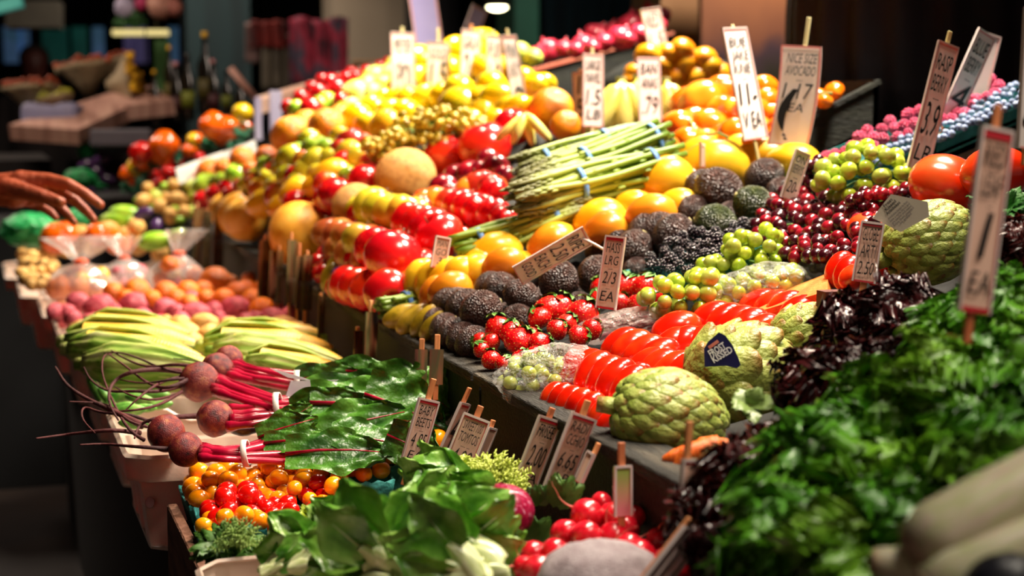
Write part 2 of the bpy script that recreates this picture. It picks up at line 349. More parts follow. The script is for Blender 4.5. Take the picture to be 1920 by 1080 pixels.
# avocados
G='dark avocados on the slope'
items('ad','835,612,66,40;852,622,70,40;870,632,74,38,0;888,641,78,38;820,600,60,40;973,598,72,10,.04','dark avocado in the lowest row',G,'on the ledge')
items('ad','845,566,76,30;858,570,80,30;874,573,84,28;905,580,92,25,-.04','dark avocado in the stacked row',G,'above the ledge')
items('ad','922,535,68,20;940,538,72,10;980,556,78,-30,-.03;1048,524,92,80,-.06;1118,512,84,60','dark avocado under the slanted price board',G)
items('ad','1190,465,88,60;1150,442,74,60;1215,430,80,20;1238,428,80,30;1265,436,92,40,-.02;1065,545,60,30,.1','dark avocado',G,'behind the blackberries')
items('ad','1300,392,70,30,.04;1322,354,96,150;1345,356,108,150,-.03;1436,330,86,30,-.02;1463,358,66,60','dark avocado',G,'below the yellow mangoes')
items('ad','1085,570,60,30,.03;1195,505,60,10,.06;1000,575,60,10,.06','dark avocado low among the strawberries',G)
items('av','1338,418,90,170,-.03;1411,384,92,150,-.03','green avocado','green avocados','below the dark avocado heap')
items('ad','830,640,50,40,.05;1130,470,70,20,.08;1250,470,70,20,.08;1385,440,70,20,.1;1180,500,70,20,.08;900,610,60,30,.06;950,590,60,30,.08;1370,400,60,30,.06;1020,560,60,30,.08','deep dark avocado',G,'in the gaps')
# mangoes
G='mangoes on the slope'
items('my','790,522,92,60;812,524,94,60;835,520,98,55;862,516,92,50;892,508,86,20','yellow mango in the shingled row',G,'behind avocados')
items('mo','848,543,94,20,-.03;820,548,80,50','orange mango in the shingled row',G,'behind avocados')
items('my','932,476,118,10;900,492,90,15,.02;1040,450,100,15,.02;1130,412,112,10;1190,385,80,0,.02;1275,385,90,10,.03','yellow mango',G,'beside the asparagus')
items('mo','950,497,92,15,-.02;1040,458,104,20,-.02;1140,430,92,20,-.03;1226,402,106,10,-.03;1200,385,70,10,.05','orange mango',G,'beside the asparagus')
items('my','1250,338,130,5;1318,296,110,10,.05;1343,316,150,5;1400,290,110,-5,.05;1365,278,90,-10,.08;1495,312,120,-10,.03;1440,300,120,-10,.06;1290,345,100,0,.08;1540,320,70,-20,.05','long yellow mango',G,'behind the avocado heap')
items('mo','1322,270,75,20,.03;1270,280,70,10,.08;1300,262,60,10,.05','orange mango by the tomato box',G)
items('my','980,500,80,20,.06;860,540,80,20,.06;1090,440,80,20,.08;1170,420,80,20,.08;1380,330,90,0,.08;800,545,70,30,.06','deep yellow mango',G,'in the gaps')
# red & striped apples of the middle
G='red apples in the middle of the slope'
items('pr','737,482,116','largest glossy red apple at the front of the middle heap')
items('ar','706,468,88,0,.04','dark red apple tucked behind the largest one')
items('ar','690,462,70,0,.08','dark red apple half hidden at the stack edge')
items('pr','655,535,78,60;672,540,80,60;692,544,84,55;728,550,96,25,-.03','orange red apple on the ledge',G,'under the largest apple')
items('pr','770,415,78,40;790,422,82,40;806,430,88,40;824,444,98,40,-.02','orange red apple',G,'left of the asparagus tips')
items('ar','862,386,74;882,392,76;903,398,76;926,402,70;945,412,60','red apple',G,'under the dark asparagus tips')
items('ar','632,366,78;618,375,66,0,.04;683,340,66;558,384,60;575,392,56,0,.03;650,372,60,0,.05;925,360,60','red apple around the cantaloupe',G)
items('an','618,438,70;636,442,72;655,448,74;676,452,76;640,470,70,0,.05;660,476,70,0,.05;690,490,70,0,.1','brown blushed apple',G,'left of the largest apple')
items('ab','800,380,62;822,378,66;847,380,66;790,392,60,0,.04;772,398,60,0,.05;880,358,60;900,350,72;925,352,60','blushed yellow apple',G,'right of the cantaloupe')
items('ay','700,388,80,0,.04;718,394,84;738,400,84;760,400,80;680,396,70,0,.08;776,402,70,0,.04','yellow green apple',G,'below the cantaloupe')
items('ar','598,495,44;606,512,44;612,478,40,0,.04','small red apple at the ledge end',G,'below the golden melon')
items('eg','645,512,50,0;612,470,36,90;790,300,30','purple eggplant','eggplants at the ledge',' below the brown blushed apples')
items('sq','618,520,60,70;632,530,64,70;646,538,64,70;628,500,60,60','olive striped squash on the ledge','squash on the ledge','beside the small eggplant')
items('sq','755,592,80,20;775,598,80,40;797,602,80,50;812,612,70,50','olive squash','squash on the ledge','beside the small asparagus bundle')
items('me','760,334,118','whole cantaloupe with netted tan rind on top of the apples')
items('mg','566,440,134','golden melon resting on the ledge behind the price sticks')
items('me','668,388,92,0,.05','tan melon half buried left of the cantaloupe')
items('mg','450,402,92;462,412,88,0,.05;425,395,70,0,.05','golden melon at the far end of the ledge','melons at the far end')
items('pl','832,354,62;856,333,56;883,328,60;902,322,50;930,314,56;915,300,48;945,330,46;842,360,40','dark red plum','plums on the slope','between the cantaloupe and the asparagus')
items('pr','838,294,92;908,275,104;962,238,78;930,262,70,0,.08','large pinkish red apple','large red apples in the upper rows','behind the cantaloupe')
# left half, mixed apples and citrus
G='mixed apples on the left half'
items('ag','389,350,58;443,327,46;500,310,42;592,280,60;612,282,50,0,.04;560,290,50,0,.05;655,330,44;420,340,40','green apple',G,'among the yellow ones')
items('ay','592,304,60;545,296,58;542,333,54;492,357,56;640,258,50;660,290,62;676,300,58;468,345,48;520,350,50;620,300,52,0,.04;575,320,54;560,345,50;505,335,46;580,262,46;530,318,44;484,330,44;600,326,50','yellow green apple',G,'on the left half')
items('ab','440,367,50;657,268,62;530,312,52;524,366,60;695,305,46;480,345,44;455,350,40;640,285,52;700,325,50;720,300,50;570,300,44;612,345,54','blushed apple',G,'on the left half')
items('ar','407,367,48;478,331,44;690,275,44;645,305,50;555,330,46;460,380,44;380,375,40;428,352,40;510,322,40','red apple',G,'on the left half')
items('or','393,322,52;455,300,52;385,330,44;420,315,40;500,295,46;470,318,36','orange','oranges on the left half','among the small apples')
items('my','625,328,86,15;500,380,80,20;560,360,76,20;722,238,84,60;600,345,70,20;535,385,70,20','yellow mango','mangoes on the left half','among the mixed apples')
items('gf','545,254,78;612,238,74;575,235,60,0,.1;640,222,56','large orange grapefruit','grapefruit on the left half','on the upper rows')
items('gf','1034,205,86;1002,178,72,0,.08;1060,235,60','grapefruit','grapefruit by the bananas','left of the bananas')
items('ye','670,222,62;700,205,56;735,215,64;690,235,56;722,190,52;745,190,56;760,215,62;787,120,76;787,152,62;752,165,60;860,168,62;878,105,76;902,90,80;862,204,88;920,162,62;935,192,80;1005,165,60;800,185,60;900,190,62;960,180,60;940,130,56;840,130,60;980,150,54;975,205,60;830,180,56;765,185,50;880,230,60;905,215,60;955,208,60;1000,210,60;815,150,56;905,130,60;855,95,60;1020,160,50;760,240,50;985,235,50;930,230,56','bright yellow fruit','bright yellow fruit on the upper rows','among the rear price tags')
items('ho','672,182,68;707,154,64;735,144,54;700,180,52;760,140,50;720,165,50;690,165,50;745,125,46;660,205,46;975,100,44;1000,108,36','pale green fruit','pale green fruit at the back left','beside the red and green heap')
items('ar','583,203,46;597,175,42;633,168,44;620,155,38;650,150,36;565,185,36;605,150,30;668,145,30;640,190,36;540,200,30;585,165,30;690,135,30;900,210,30','small dark red apple','small apples in the back left tray','in the back left tray')
items('ag','557,205,38;613,188,38;600,195,34;645,205,34;570,220,30','small green apple','small apples in the back left tray','in the back left tray')
# odd gap fill so the heaps read as deep
def inside(x,y,poly):
    c=False; j=len(poly)-1
    for i in range(len(poly)):
        if (poly[i][1]>y)!=(poly[j][1]>y) and x<(poly[j][0]-poly[i][0])*(y-poly[i][1])/(poly[j][1]-poly[i][1])+poly[i][0]: c=not c
        j=i
    return c
def hexfill(k,poly,s,w,base,group,where=None,df=None,dz=0,jit=.25,bed=True,wj=.12,ang=None):
    x0,x1=min(p[0] for p in poly),max(p[0] for p in poly); y0,y1=min(p[1] for p in poly),max(p[1] for p in poly)
    out=[];y=y0;r=0
    while y<=y1:
        x=x0+(s/2 if r%2 else 0)
        while x<=x1:
            xx=x+R_.uniform(-jit,jit)*s; yy=y+R_.uniform(-jit,jit)*s
            if inside(xx,yy,poly):
                kk=k if isinstance(k,str) else R_.choice(k)
                out.append('%.1f,%.1f,%.1f'%(xx,yy,w*R_.uniform(1-wj,1+wj))+('' if ang is None else ',%d'%(ang+R_.uniform(-30,30))))
                items(kk,out[-1],base,group,where,df=df,dz=dz,bed=bed)
            x+=s
        y+=s*.8; r+=1
    return out
hexfill(['ab','ay','ag'],[(380,400),(600,260),(760,230),(740,300),(640,420),(560,400)],46,46,'half buried apple','apples deep in the left heap','under the mixed apples',dz=-.10)
hexfill(['ar','ab','an'],[(600,420),(760,380),(960,360),(900,440),(820,500),(740,560),(640,560),(590,520)],56,60,'half buried apple','apples deep in the middle heap','under the red apples',dz=-.09)
# strawberries
G='strawberries on the slope'
def straws(s,base,where):
    for t in s.split(';'):
        x,y,w,a=[float(q) for q in t.split(',')][:4]
        d=D(x,y); 
        rot=A3@Matrix.Rotation(-math.radians(a-90),3,'Y')@Matrix.Rotation(math.radians(R_.uniform(-35,5)),3,'X')@Matrix.Rotation(R_.uniform(0,6),3,'Z')
        put('st',P(x,y,d-.02),W(w,d),rot,base,G,where,(x,y),True)
straws('970,650,74,60;935,622,62,100;958,632,60,80;925,645,44,150;1005,648,58,20;990,635,50,30;922,680,48,100;943,688,44,60;905,660,40,120;975,680,50,60;1000,668,44,30;905,640,40,170','near strawberry','beside the bagged grapes')
straws('1028,592,78,70;1048,584,66,60;1088,600,80,60;1078,632,52,10;1040,622,50,40;1015,603,56,120;1060,612,50,50;1105,620,50,20','strawberry','below the dark avocados')
straws('1166,546,66,80;1207,548,68,60;1190,574,50,20;1160,572,48,60;1128,545,50,120;1145,560,50,90;1185,545,56,70;1222,560,46,40;1122,565,44,100','strawberry','behind the upright price board')
# artichokes
art_m=M('artichoke_green',['4a5a1c','84963c','a8b458','8a6a2c'],.45,3,grad=('UVV',.35),pos=[0,.3,.62,.85],rnd=.08,bump=.3,bs=12)
art_d=M('artichoke_dark',['1c2e10','34501c'],.4,3)
def artichoke(x,y,w,h,d,ang,label,seed,n=64,lift=.0,size=1.0):
    rr=random.Random(seed); b=MB(); L=w/h
    b.ball((0,0,0),(.44,.41,.41),16,12)
    for i in range(n):
        t=(i+.5)/n; zx=-.93+1.86*t      # along x, tip at +x
        a=i*2.39996; rad=math.sqrt(max(0.02,1-zx*zx))
        nrm=Vector((zx,rad*math.cos(a),rad*math.sin(a))).normalized()
        c=Vector((zx*.46,rad*math.cos(a)*.43,rad*math.sin(a)*.43))
        fwd=(Vector((1,0,0))-nrm*nrm.x).normalized(); sd=nrm.cross(fwd)
        s=size*math.sqrt(96/max(n,60))*(.135+.07*(1-t)*(t*3 if t<.33 else 1))*rr.uniform(.85,1.15)
        m3=Matrix((fwd,sd,nrm)).transposed()
        off=Vector(c)+fwd*.03
        o0=len(b.v)
        def pt(u,v):
            th=math.pi*v; X=-math.cos(th); q=math.sin(th)**.8 if 0<v<1 else 0
            wd=q*(1-.35*max(0,X)); px=X*s*.92
            py=wd*math.cos(2*math.pi*u)*s*.95; pz=wd*math.sin(2*math.pi*u)*s*.52+ .10*s*(X+.2)**2*(1 if X>-.2 else 0)+lift*s*max(0,X)
            py+=0; pz-= .25*s*(py/s)**2
            return off+m3@Vector((px,py,pz))
        nu,nv=10,8
        for j in range(nv+1):
            for k in range(nu): b.v.append(tuple(pt(k/nu,j/nv))); b.uv.append((k/nu,j/nv))
        for j in range(nv):
            for k in range(nu):
                k2=(k+1)%nu; b.f.append((o0+j*nu+k,o0+j*nu+k2,o0+(j+1)*nu+k2,o0+(j+1)*nu+k))
    root=O('artichoke',b.mesh('artichoke_bracts',art_m)); p=P(x,y,d); S=W(w,d)
    root.matrix_world=TRS(p,orient(0,ang,rr.uniform(0,90)),(S,S*.9,S*h/w*1.05)); tag(root,label,'artichoke','artichokes')
    st=MB().tube([(-.36,0,0),(-.6,0,-.02)],[.10,.085],12); O('stem',st.mesh('artichoke_stem',art_m),root)
    BED.append((p,S*h/w*.45)); return root
artichoke(1252,782,226,172,1.84,-12,'large green artichoke lying on its side at the near end of the ledge',3,n=130)
artichoke(1386,700,190,150,2.03,15,'pale brown tipped artichoke carrying the navy paper label',5,n=52,lift=.25,size=1.3)
artichoke(1500,622,110,84,2.14,30,'small pale artichoke half hidden behind the red lettuce',7,n=44,lift=.25,size=1.3)
artichoke(1742,455,190,150,2.12,20,'big plump artichoke at the right beside the large tomato',9,n=120)
# grapes
def grape_bunch(name,label,blobs,g,d,mat,thick=.05,gap=.78,lim=100,seed=1,group='grape bunches',mat2=None,sg=1.0,dd=None):
    """blobs: ellipses (x,y,rx,ry) in the picture that outline the bunch"""
    rr=random.Random(seed); cx=sum(b[0] for b in blobs)/len(blobs); cy=sum(b[1] for b in blobs)/len(blobs)
    dc=dd(cx,cy) if dd else (d if d else D(cx,cy)); c0=P(cx,cy,dc+.02)
    root=E(name,c0,label,'grapes',group)
    me=MB().ball((0,0,0),(.5,.44,.44),16,12).mesh(name+'_skin',mat); me2=MB().ball((0,0,0),(.5,.46,.46),16,12).mesh(name+'_skin',mat2 or mat)
    pts=[];tries=0
    while len(pts)<lim and tries<6000:
        tries+=1; b=rr.choice(blobs); a=rr.uniform(0,6.283); q=math.sqrt(rr.random()); x=b[0]+b[2]*q*math.cos(a); y=b[1]+b[3]*q*math.sin(a)
        rho=min(1,min(math.hypot((x-e[0])/e[2],(y-e[1])/e[3]) for e in blobs))
        dl=(dd(x,y) if dd else (d if d else D(x,y)))
        lay=0 if rr.random()<.65 else 1
        dl-=thick*math.sqrt(1-rho*rho)-(.018*lay)-.0
        if all((x-p[0])**2+(y-p[1])**2>(gap*g)**2 or abs(p[2]-dl)>.014*(g/27) for p in pts): pts.append((x,y,dl))
    for x,y,dl in pts:
        p=P(x,y,dl); o=O('grape',me if rr.random()<.6 else me2,root)
        o.matrix_local=Matrix.Translation(-c0)@TRS(p,orient(rr.uniform(-90,90),rr.uniform(-60,60)),W(g,dl)*rr.uniform(.88,1.12)*sg)
    b=MB()
    for x,y,dl in pts[::2]:
        p=P(x,y,dl+.012)-c0; b.tube([Vector((0,0,0))*.5+p*.25,p*.7+Vector((0,0,.004)),p],[.0022,.0016,.001],5)
    O('stem',b.mesh('grape_stem',green_stem),root)
    for x,y,dl in pts[::5]: BED.append((P(x,y,dl+.01),.012))
    return root
gg=M('grape_green',['8ea828','b0c838','c8d850'],.2,2,coat=.35,rnd=.12,sub=.15,hue=.01)
gg2=M('grape_green_pale',['9aa838','bcc860'],.25,2,coat=.3,sub=.15)
rg=M('grape_red',['5a0614','8c1222','a82030'],.2,2.5,coat=.35,rnd=.3); rg2=M('grape_dark',['2c0610','520c1c'],.22,2,coat=.3,rnd=.3)
grape_bunch('green_grape_bunch','bright green grape bunch on top of the red grapes, beside the raspberries',[(1590,335,62,40),(1650,325,58,42),(1625,300,40,28),(1610,365,40,18)],33,2.56,gg,.05,seed=2,mat2=gg2)
grape_bunch('red_grape_bunch','large red grape bunch heaped below the green one',[(1500,400,70,48),(1560,430,70,50),(1460,430,46,46),(1520,460,66,30),(1610,400,40,32)],30,None,rg,.05,seed=3,mat2=rg2,dd=lambda x,y:D(x,y)-.02)
grape_bunch('red_grape_bunch','small red grape cluster trailing towards the big tomato',[(1650,375,56,18),(1700,362,24,10)],25,2.42,rg,.03,seed=4,mat2=rg2)
grape_bunch('red_grape_bunch','few dark red grapes peeking out left of the bright green bunch',[(1530,325,18,26),(1516,350,14,20)],25,2.68,rg2,.02,seed=14)
grape_bunch('green_grape_bunch','green grape bunch lying diagonally in front of the blackberries',[(1435,470,28,42),(1395,490,40,30),(1345,515,40,30),(1385,460,24,20)],30,2.46,gg,.04,seed=5,mat2=gg2)
grape_bunch('green_grape_bunch','green grape bunch at the end of the bagged ones, right of the strawberries',[(1250,555,44,30),(1300,560,46,32),(1320,535,34,22)],34,2.36,gg,.05,seed=6,mat2=gg2)
yg=M('grape_gold',['a08418','c0a428','d4b840'],.3,2,rnd=.3)
grape_bunch('golden_grape_bunch','heap of tiny golden grapes above the cantaloupe',[(790,235,60,32),(850,240,60,24),(740,268,34,24),(770,262,50,24),(880,232,36,16)],15,3.75,yg,.07,gap=.85,seed=8,lim=100)
grape_bunch('golden_grape_bunch','right half of the tiny golden grapes below the yellow fruit',[(830,225,60,24),(880,235,30,14),(810,262,50,14)],15,3.70,yg,.07,gap=.85,seed=9,lim=100)
grape_bunch('golden_grape_bunch','small cluster of golden grapes beside the cantaloupe',[(720,285,26,18),(700,275,20,14),(742,262,20,20)],15,3.66,yg,.04,gap=.85,seed=10,lim=60)
# bags
film=M('clear_film',['e8e8e0','ffffff'],.08,6,alpha=.22,bump=1,bs=9,spec=1.0,coat=1)
filmp=M('pink_film',['e8c8c0','fff0e8'],.12,6,alpha=.30,bump=1,bs=7,spec=1.0,coat=1)
def bag(name,label,x,y,w,h,d,ang,mat,seed=0,dep_=.5,cat='bag',group=None,fl=0,text=None):
    S=W(w,d); r=h/w
    def fn(dv): return 1+.10*nz(dv,2.2,seed)+.09*abs(nz(dv,6,seed))+.05*abs(nz(dv,13,seed))
    b=MB().ball((0,0,0),(.5,dep_*.5,r*.5),56,40,fn)
    o=O(name,b.mesh(name+'_film',mat)); o.matrix_world=TRS(P(x,y,d),orient(0,ang,fl),S); tag(o,label,cat,group); BED.append((P(x,y,d),S*r*.45))
    return o
def lettering(lines,parent,mat,h,w,x0,z0,y=-.002,lead=1.15,bold=.0,name='lettering',shear=.15,rot=None):
    """lines: (text, relative height); stacked down from z0, each fitted to width w"""
    allv=[];allf=[];z=z0
    for tx,hh in lines:
        cu=bpy.data.curves.new('t','FONT'); cu.body=tx; cu.size=1; cu.offset=bold; cu.shear=shear; cu.resolution_u=2
        t=bpy.data.objects.new('t',cu); COL.objects.link(t); bpy.context.view_layer.update()
        me=bpy.data.meshes.new_from_object(t.evaluated_get(bpy.context.evaluated_depsgraph_get()))
        vs=[v.co.copy() for v in me.vertices]
        if vs:
            mx=max(v.x for v in vs); mn=min(v.x for v in vs); my=max(v.y for v in vs)
            sx=min(w/(mx-mn),h*hh/.7*1.2); sy=h*hh/max(.5,my)
            ox=x0+(w-sx*(mx-mn))/2
            o=len(allv); z-=h*hh
            allv+=[(ox+(v.x-mn)*sx,y,z+v.y*sy) for v in vs]; allf+=[tuple(i+o for i in p.vertices) for p in me.polygons]
            z-=h*hh*(lead-1)
        bpy.data.objects.remove(t); bpy.data.curves.remove(cu); bpy.data.meshes.remove(me)
    b=MB().add(allv,allf); return O(name,b.mesh(name,mat,False),parent)
ink=M('ink_black',['0c0a0c'],.6); inkw=M('print_white',['e8e4ec'],.5); inkg=M('print_grey_green',['6a7a6a'],.5); inkb=M('ink_faded',['3a3444'],.6)
bg=bag('bag_of_grapes','clear plastic bag of pale green grapes on the ledge left of the tomatoes',1035,706,205,118,2.12,8,film,1,group='bags of grapes')
grape_bunch('green_grape_bunch','pale green grapes inside the clear bag left of the tomatoes',[(1010,710,66,38),(1080,715,50,40),(980,715,30,24)],30,2.15,gg2,.03,seed=11,group='bagged grapes')
bag('bag_of_grapes','clear plastic bag of green grapes in front of the orange plank',1415,540,205,84,2.36,14,film,2,group='bags of grapes')
grape_bunch('green_grape_bunch','green grapes inside the clear bag in front of the orange plank',[(1380,550,60,26),(1440,535,54,26),(1480,520,24,14)],30,2.38,gg,.03,seed=12,group='bagged grapes')
bag('bag_of_grapes','crumpled clear bag of dark red grapes right of the plank end',1550,492,130,60,2.44,12,film,3,group='bags of grapes')
grape_bunch('red_grape_bunch','dark red grapes inside the crumpled bag below the red bunch',[(1560,488,50,20),(1590,484,30,16)],26,2.46,rg2,.02,seed=13,group='bagged grapes')
pur=bag('bag_of_radicchio','flat clear bag with purplish red contents and pale print beside the strawberries',1170,610,200,58,2.36,12,filmp,4)
b=MB()
for i in range(30):
    a=R_.uniform(0,3.1); x=R_.uniform(-.42,.34); z=R_.uniform(-.09,.08)
    b.tube([(x,R_.uniform(-.05,.1),z),(x+.1,-.02,z+.02),(x+.2,R_.uniform(0,.1),z+R_.uniform(-.02,.03))],[.012,.016,.006],5)
O('contents',b.mesh('radicchio_strips',M('radicchio_strip',['5a1428','8c3048','b87888'],.4)),pur)
lettering([('SELECT FRESH',1),('PRODUCE BAG',1)],bg,inkg,.03,.34,-.20,.25,y=-.19,bold=.01)
lettering([('FRESH PRODUCE',1),('SALAD MIX',1)],pur,inkg,.035,.3,-.15,.10,y=-.20,bold=.01)
# asparagus
spear_m=M('asparagus',['5c7a1c','8aa838','b4c45c','6a6a34'],.4,5,grad=((0,0,1),.35),pos=[0,.3,.7,.92])
def spear_mesh(seed):
    rr=random.Random(seed); b=MB(); n=14
    pts=[Vector((.012*math.sin(i*.5+seed),.012*math.cos(i*.4+seed),-.5+i/n)) for i in range(n+1)]
    rad=[.020 if i<n-3 else [.021,.020,.013,.003][i-n+3] for i in range(n+1)]
    b.tube(pts,rad,8)
    for i in range(34):
        z=.22+.27*(i/34)**.8 if i>5 else -.40+.1*i+.02; a=i*2.4; r=.019 if z<.38 else .017*max(.15,(.5-z)/.12)
        b.ball((r*math.cos(a),r*math.sin(a),z),(.010,.010,.024),6,5)
    return b.mesh('asparagus_spear',spear_m)
SP=[spear_mesh(i) for i in range(3)]
band_b=M('band_blue',['4a7ab8','6a9ad0'],.5)
def asparagus(butt,tip,db,dt,rpx,n,label,bands=(.25,.75),seed=0,flat=.8):
    rr=random.Random(seed); A=P(*butt,db); B=P(*tip,dt); L=(B-A).length; ax=(B-A)/L; c=(A+B)/2
    s1=ax.cross(F).normalized(); s2=ax.cross(s1); R0=W(rpx,(db+dt)/2)
    root=E('asparagus_bundle',c,label,'asparagus','asparagus bundles')
    k=0
    for i in range(n):
        q=math.sqrt((i+.5)/n); a=i*2.39996
        off=s1*(q*R0*math.cos(a))*1.0+s2*(q*R0*flat*math.sin(a))
        l=L*rr.uniform(.88,1.02); m=Matrix((s1,s2,ax)).transposed()@Euler((rr.uniform(-.03,.03),rr.uniform(-.03,.03),rr.uniform(0,6))).to_matrix()
        o=O('spear',SP[i%3],root); th=R0*2.1/math.sqrt(n)*26
        o.matrix_local=TRS(off+ax*rr.uniform(-.01,.01),m,(th*.78,th*.78,l))
    for t in bands:
        p=ax*(L*(t-.5)); b=MB(); m=Matrix((s1,s2,ax)).transposed()
        def fn(u,v):
            a=u*6.2832; w=(v-.5)*.010; r=1.10+(.0 if 0<v<1 else .0)
            return p+m@Vector((R0*r*math.cos(a),R0*flat*r*math.sin(a),w))
        b.grid(fn,24,2,True); x=ob('rubber_band',b,band_b,root,mods=[('SOLIDIFY',dict(thickness=.0015))])
    for t in (.2,.5,.8): BED.append((A+(B-A)*t,R0))
    return root
asparagus((1205,240),(955,318),3.16,2.98,20,14,'rear asparagus bundle on top of the heap with tips to the left',(.3,.75),1)
asparagus((1255,252),(985,345),3.06,2.90,30,20,'middle asparagus bundle with a wide blue band near its cut ends',(.12,.6),2)
asparagus((1275,300),(955,375),2.98,2.78,34,24,'front asparagus bundle with dark tips overhanging the red apples',(.18,.62),3)
asparagus((1200,345),(975,395),2.96,2.80,26,16,'lowest tips pointing left of the overhanging asparagus pile',(.2,),4)
asparagus((855,475),(1120,385),2.80,2.86,30,20,'asparagus bundle lying the other way with its tips to the right',(.18,.70),5)
asparagus((715,578),(850,545),2.72,2.80,20,12,'small asparagus bundle on the ledge with pale cut ends',(.35,),6)
# bananas
ban_m=M('banana',['c8b020','f8e858','fcf490','8c9a24'],.4,3,grad=('UVV',.2),pos=[0,.15,.8,1])
def banana_bunch(x,y,d,label,n=6,w=90,seed=0,a0=-40,a1=50):
    rr=random.Random(seed); c=P(x,y-40,d); root=E('banana_bunch',c,label,'bananas','banana bunches'); S=W(w,d)
    for i in range(n):
        t=i/(n-1); b=MB(); an=math.radians(a0+(a1-a0)*t); pts=[];rad=[]
        for j in range(13):
            v=j/12; rr_=S*1.25*v; bend=.5*math.sin(math.pi*v)
            px=math.sin(an)*rr_*1.0; py=-bend*S*.45-.02*(i%2); pz=-v*S*1.2*math.cos(an*.6)
            pts.append(R*px+F*py+U*pz); rad.append(S*(.05 if j==0 else .07 if j==1 else .19*math.sin(math.pi*(.12+.8*v))**.5 if j<12 else .04))
        b.tube(pts,rad,8); O('banana',b.mesh('banana_skin',ban_m),root)
    b=MB().tube([(0,0,S*.12),(0,0,-.01)],S*.12,8); O('crown',b.mesh('banana_crown',M('banana_crown',['5c5a18','8a8428'],.6)),root)
    return root
banana_bunch(1165,195,3.72,'bright yellow banana bunch between the pink price cards',6,92,1,-45,35)
banana_bunch(1248,195,3.70,'banana bunch at the right of the pink price card',4,84,2,-10,30)
banana_bunch(1195,190,3.78,'banana bunch behind the standing pink price card',4,84,4,-20,20)
banana_bunch(985,255,3.35,'small banana bunch just above the rear asparagus',4,50,3,-60,50)
# blackberry punnet
def rnd_pts(poly,n,gap,seed):
    rr=random.Random(seed); pts=[]; x0,x1=min(p[0] for p in poly),max(p[0] for p in poly); y0,y1=min(p[1] for p in poly),max(p[1] for p in poly)
    for _ in range(n*60):
        if len(pts)>=n: break
        x=rr.uniform(x0,x1); y=rr.uniform(y0,y1)
        if inside(x,y,poly) and all((x-a)**2+(y-b)**2>gap*gap for a,b in pts): pts.append((x,y))
    return pts
def scatter(k,poly,n,gap,w,df,base,group,where=None,seed=1,bed=False):
    for x,y in rnd_pts(poly,n,gap,seed):
        d=df(x,y); put(k,P(x,y,d),W(w*R_.uniform(.88,1.12),d),orient(R_.uniform(-180,180),R_.uniform(-80,80),R_.uniform(-90,90)),base,group,where,(x,y),bed)
bbp=[(1210,490),(1250,455),(1330,420),(1410,415),(1415,450),(1370,480),(1320,505),(1270,512),(1225,505)]
scatter('bb',bbp,150,15.5,25,lambda x,y:D(x,y)-.03,'glossy blackberry in the heaped punnet, like its neighbours','=blackberries in the punnet')
scatter('bb',bbp,70,20,26,lambda x,y:D(x,y)+.0,'glossy blackberry in the heaped punnet, like its neighbours','=blackberries in the punnet',seed=4)
# ================================================================ boxes on the slope
wood_dk=M('board_dark_green',['0c0e08','15170e','1e2014'],.7,6,bump=.3,bs=40,stretch=(1,6,6))
wood_gr=M('board_weathered',['171612','2c2a24','5a5346'],.8,5,bump=.5,bs=50,stretch=(6,1,6))
wood_pk=M('board_pale_red',['b85a48','d88a70'],.6,6,stretch=(1,8,8))
wood_or=M('plank_orange',['c8641c','e08434','e89a50'],.55,3,bump=.25,bs=30,stretch=(1,10,14))
teal=M('pulp_teal',['1c6a68','2a8884','46a098'],.75,8,bump=.5,bs=40)
def tray(name,label,A,B,hgt,back,mat,cat='crate',lip=None,th=.012,lipmat=None,group=None):
    """open box whose near side runs from A to B (top edge); it goes back along +Y"""
    root=E(name,A,label,cat,group); a=Vector((0,0,0)); b=B-A; dn=Vector((0,0,-hgt)); bk=Vector((0,back,0))
    m=MB(); m.slab([a+dn,b+dn,b,a],th); ob('near_side',m,mat,root,False)
    m=MB(); m.slab([b+dn,b+dn+bk,b+bk,b],th); ob('end_board',m,mat,root,False)
    m=MB(); m.slab([a+bk+dn,a+dn,a,a+bk],th); ob('end_board',m,mat,root,False)
    m=MB(); m.slab([b+dn+bk,a+dn+bk,a+bk,b+bk],th); ob('far_side',m,mat,root,False)
    m=MB(); m.slab([a+dn*.8,b+dn*.8,b+dn*.8+bk,a+dn*.8+bk],.01); ob('bottom',m,mat,root,False)
    if lip:
        m=MB(); m.slab([a+Vector((0,-.006,.001)),b+Vector((0,-.006,.001)),b+Vector((0,lip,.001)),a+Vector((0,lip,.001))],.008); ob('top_edge',m,lipmat or mat,root,False)
    return root
def pl(A,B,dz=0):
    n=(B-A).cross(Vector((0,1,0))).normalized()
    def f(x,y):
        r=ray(x,y); return (A+Vector((0,0,dz))-CAM).dot(n)/r.dot(n)
    return f
Y0=P(1690,290,2.75).y; a0=PY(1535,352,Y0); b0=PY(1960,172,Y0)
v=b0-a0
for i in range(4):
    q0=a0+v*(i/4); q1=a0+v*((i+.985)/4)
    nm=['lowest','second','third','highest'][i]
    tray('berry_punnet','turquoise pulp tray of berries, %s along the upper right row'%nm,q0,q1,.032,.24,teal,'tray',.012,.004,group='turquoise berry trays')
m=MB(); dz=Vector((0,0,-.036)); m.slab([a0+dz*3.2,b0+dz*3.2,b0+dz,a0+dz],.015); o=ob('berry_shelf_board',m,M('board_grey_brown',['4a4238','6a5e50','7c705e'],.7,5,bump=.3,bs=40,stretch=(1,8,8)),None,False,origin=a0); tag(o,'grey brown board running under the turquoise berry trays','board')
m=MB(); z0=Vector((0,0,0)); vv=b0-a0; m.slab([dz,vv+dz,vv+dz+Vector((0,.3,0)),dz+Vector((0,.3,0))],.01); ob('shelf_top',m,wood_dk,o,False)
fb=pl(a0,b0,.012)
